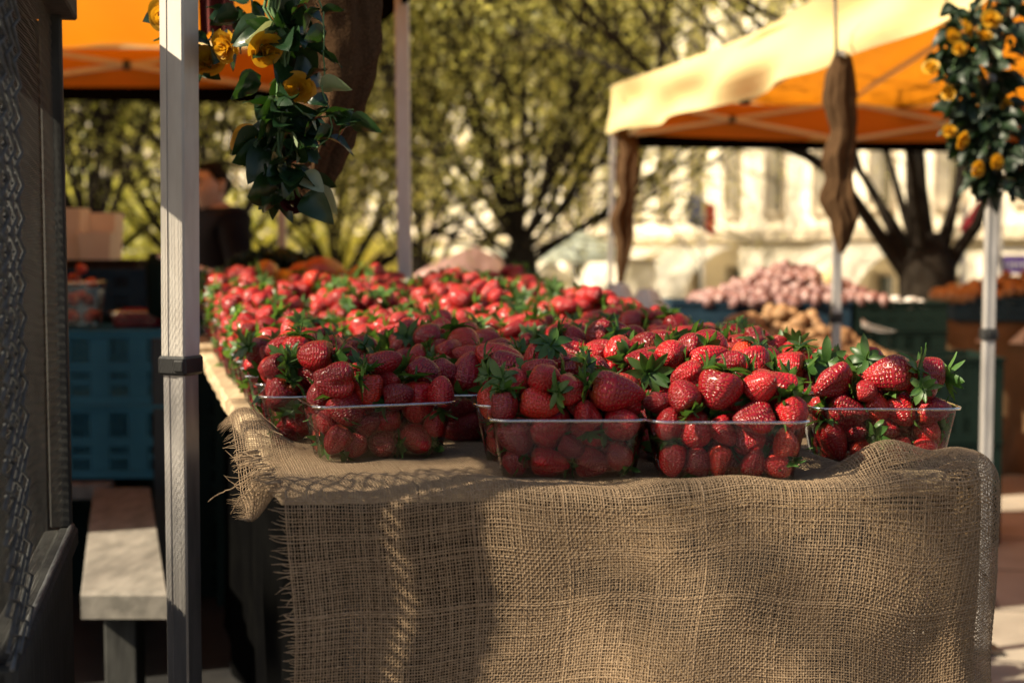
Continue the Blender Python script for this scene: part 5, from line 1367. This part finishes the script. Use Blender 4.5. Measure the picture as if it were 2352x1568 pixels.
# local frame: faces -Y, X to his left ; body leans a little forward
hz_=hp.z
J={'pel':(0,.02,.86),'wst':(0,.01,1.0),'chs':(0,-.01,1.20),'nkb':(0,0,1.335),'nk':(0,-.015,1.385),'shl':(.17,0,1.30),'shr':(-.17,0,1.30),'ell':(.235,.0,1.05),'elr':(-.235,-.0,1.05),'wrl':(.21,-.19,.93),'wrr':(-.21,-.19,.93),
 'hil':(.09,.02,.82),'hir':(-.09,.02,.82),'knl':(.10,-.01,.46),'knr':(-.10,-.01,.46),'anl':(.10,.03,.09),'anr':(-.10,.03,.09),'tol':(.11,-.12,.035),'tor':(-.11,-.12,.035)}
K=list(J); ix={k:i for i,k in enumerate(K)}; V_=[J[k] for k in K]
E=[(ix[a],ix[b]) for a,b in (('pel','wst'),('wst','chs'),('chs','nkb'),('nkb','nk'),('nkb','shl'),('nkb','shr'),('shl','ell'),('shr','elr'),('ell','wrl'),('elr','wrr'),('pel','hil'),('pel','hir'),('hil','knl'),('hir','knr'),('knl','anl'),('knr','anr'),('anl','tol'),('anr','tor'))]
RD={'pel':(.13,.10),'wst':(.125,.095),'chs':(.15,.11),'nkb':.075,'nk':.052,'shl':.058,'shr':.058,'ell':.04,'elr':.04,'wrl':.027,'wrr':.027,'hil':.08,'hir':.08,'knl':.055,'knr':.055,'anl':.036,'anr':.036,'tol':.03,'tor':.03}
RL=[RD[k] for k in K]
for sgn,wr in ((1,'wrl'),(-1,'wrr')):          # hands: palm and five fingers
    w_=Vector(J[wr]); pc=len(V_); V_.append(w_+Vector((-.0*sgn,-.05,-.015))); RL.append((.034,.014)); E.append((ix[wr],pc))
    for k,(ox,ln) in enumerate(((-.027,.058),(-.009,.068),(.009,.063),(.026,.05))):
        b0=len(V_); q=w_+Vector((ox,-.085,-.022)); V_.append(q); RL.append(.0095); V_.append(q+Vector((ox*.1,-ln*.55,-.010))); RL.append(.0085); V_.append(q+Vector((ox*.12,-ln*.85,-.034))); RL.append(.0075)
        E+= [(pc,b0),(b0,b0+1),(b0+1,b0+2)]
    b0=len(V_); V_.append(w_+Vector((-.035*sgn,-.045,-.02))); RL.append(.011); V_.append(w_+Vector((-.05*sgn,-.078,-.034))); RL.append(.009); E+=[(pc,b0),(b0,b0+1)]
# neck carries the head; the head is part of the same body object
body=skinned('body',V_,E,RL,'skin',man)
jv=['pel','wst','chs','nkb','shl','shr','ell','elr','wrl','wrr','nk']; ji={k:i for i,k in enumerate(jv)}
jvv=[Vector(J[k]) for k in jv]; jvv[ji['nk']]=Vector((0,-.005,1.372)); jvv[ji['wrl']]=Vector(J['ell']).lerp(Vector(J['wrl']),.9); jvv[ji['wrr']]=Vector(J['elr']).lerp(Vector(J['wrr']),.9)
skinned('jacket',jvv,[(ji[a],ji[b]) for a,b in (('pel','wst'),('wst','chs'),('chs','nkb'),('nkb','nk'),('nkb','shl'),('nkb','shr'),('shl','ell'),('shr','elr'),('ell','wrl'),('elr','wrr'))],
   [(.165,.135),(.165,.13),(.185,.145),.105,.092,.092,.066,.066,.05,.05,.078],'jacket',man)
tv=['pel','hil','hir','knl','knr','anl','anr']; ti={k:i for i,k in enumerate(tv)}
skinned('trousers',[J[k] for k in tv],[(ti[a],ti[b]) for a,b in (('pel','hil'),('pel','hir'),('hil','knl'),('hir','knr'),('knl','anl'),('knr','anr'))],[(.145,.115),.095,.095,.072,.072,.055,.055],'jeans',man)
# head
def head_r(th,ph):
    # th: azimuth, 0 = face (-Y); ph: polar from top
    c=math.cos(th); s=math.sin(th); z=math.cos(ph)
    r_=.1
    x=.076*math.sin(ph)*s; y=-.096*math.sin(ph)*c; zz=.118*z
    if z<0: # jaw narrows
        k=1-.32*(-z)**1.2; x*=k; y*=(1-.10*(-z)) if c>0 else (1-.42*(-z))
    f=max(0,c)
    g=lambda a,b,sa,sb: math.exp(-((th-a)/sa)**2-((z-b)/sb)**2)
    y-= .026*g(0,-.16,.16,.20)+.010*g(0,.12,.12,.25)      # nose
    y+= .010*(g(.38,.10,.17,.12)+g(-.38,.10,.17,.12))     # eye sockets
    y-= .008*g(0,-.52,.35,.08)+.009*g(0,-.80,.4,.12)      # lips, chin
    y+= .006*g(0,-.60,.30,.04)
    y-= .007*(g(.55,-.25,.22,.2)+g(-.55,-.25,.22,.2))     # cheeks
    return (x,y,zz)
V_=[[head_r(2*math.pi*j/64-math.pi,math.pi*i/48) for j in range(64)] for i in range(49)]
m=MB(); m.grid(np.array(V_),closed_u=True)
for sg in(-1,1):   # ears
    m.tube([(sg*.072,.005,.035),(sg*.084,.014,.028),(sg*.086,.014,.0),(sg*.078,.006,-.03)],[.008,.012,.010,.006],n=8)
hd=m.build('head',M['skin'],man,smooth=True); hd.location=(0,-.035,hz_-0.0); hd.rotation_euler=(R(-4),0,R(8))
V_=[]
for i in range(26):
    ph=math.pi*.66*i/25; row=[]
    for j in range(48):
        th=2*math.pi*j/48-math.pi; c=math.cos(th); lim=.36+.30*(1-c)/2*1.0
        p_=min(ph,math.pi*(.30 if c>.55 else (.30+.33*(.55-c)/1.55+.06)))
        x,y,z=head_r(th,p_); k=1.07+.02*math.sin(th*9+i); row.append((x*k,(y if abs(th)>.5 or p_<.9 else y)*k+.004,z*1.06+.006))
    V_.append(row)
m=MB(); m.grid(np.array(V_),closed_u=True); hr=m.build('hair',M['hair'],man,smooth=True); hr.location=hd.location; hr.rotation_euler=hd.rotation_euler
for sg in (-1,1):
    m=MB(); m.tube([(sg*.018,-.094,.030),(sg*.034,-.092,.037),(sg*.048,-.083,.031)],[.0035,.0045,.003],n=6); o=m.build('eyebrow',M['hair'],man); o.location=hd.location; o.rotation_euler=hd.rotation_euler
    m=MB(); m.tube([(sg*.024,-.0855,.012),(sg*.034,-.0875,.014),(sg*.044,-.0815,.012)],[.003,.0045,.003],n=8); o=m.build('eye',M['black'],man); o.location=hd.location; o.rotation_euler=hd.rotation_euler
m=MB(); m.tube([(-.026,-.092,-.060),(-.01,-.1015,-.066),(.01,-.1015,-.066),(.026,-.092,-.060)],[.002,.0042,.0042,.002],n=6); o=m.build('mouth',M['white'],man); o.location=hd.location; o.rotation_euler=hd.rotation_euler
for sg in(-1,1):
    m=MB(); m.box((sg*.105,-.06,.035),(.085,.25,.065),bev=.02); m.build('shoe',M['black'],man)
m=MB(); m.box((0,-.155,1.34),(.02,.006,.02),bev=.002); m.build('snap_button',M['alu'],man)

# unseen box trailer added left of the picture to keep the crates in shade
t=thing('shade_trailer','unseen dark grey box trailer added to shade the blue crates','trailer')
m=MB(); m.box((-2.65,4.5,1.15),(1.5,2.1,1.7),bev=.03); m.build('body',M['graypaint'],t)
m=MB(); m.box((-2.65,4.5,2.03),(1.56,2.16,.05),bev=.01); m.build('roof',M['alu'],t)
for sx in (-.62,.62):
    m=MB(); m.tube([(-2.65+sx-.08,4.5,.3),(-2.65+sx+.08,4.5,.3)],.3,n=20); m.build('wheel',M['tyre'],t,smooth=True)
m=MB(); m.bar((-2.65,5.5,.45),(-2.65,6.4,.42),.06); m.build('drawbar',M['black'],t)
m=MB(); m.box((-1.9+.012,4.5,1.15),(.02,1.2,1.4),bev=.004); d_=m.build('door',M['benchpaint'],t); m=MB(); m.box((-1.87,4.0,1.15),(.03,.03,.14),bev=.004); m.build('handle',M['black'],d_)
m=MB(); m.box((-1.15,4.0,.006),(1.5,5.4,.010)); o=m.build('shade_mat',M['black']); tag(o,'black mat added as painted shade on the ground under the bench and crates','mat')  # black sheet laid on the ground in place of shade

# tree outside the picture on the left whose crown throws the dappled shade over the front of the stall
X_=-8.6; Y_=-4.6
tree('tall tree left of the picture shading the nearest punnets',X_/Y_*F+1176,Y_,.2,2.6,11.5,4.2,16,2500,'leafB',91,lsize=.14,low=3.2)

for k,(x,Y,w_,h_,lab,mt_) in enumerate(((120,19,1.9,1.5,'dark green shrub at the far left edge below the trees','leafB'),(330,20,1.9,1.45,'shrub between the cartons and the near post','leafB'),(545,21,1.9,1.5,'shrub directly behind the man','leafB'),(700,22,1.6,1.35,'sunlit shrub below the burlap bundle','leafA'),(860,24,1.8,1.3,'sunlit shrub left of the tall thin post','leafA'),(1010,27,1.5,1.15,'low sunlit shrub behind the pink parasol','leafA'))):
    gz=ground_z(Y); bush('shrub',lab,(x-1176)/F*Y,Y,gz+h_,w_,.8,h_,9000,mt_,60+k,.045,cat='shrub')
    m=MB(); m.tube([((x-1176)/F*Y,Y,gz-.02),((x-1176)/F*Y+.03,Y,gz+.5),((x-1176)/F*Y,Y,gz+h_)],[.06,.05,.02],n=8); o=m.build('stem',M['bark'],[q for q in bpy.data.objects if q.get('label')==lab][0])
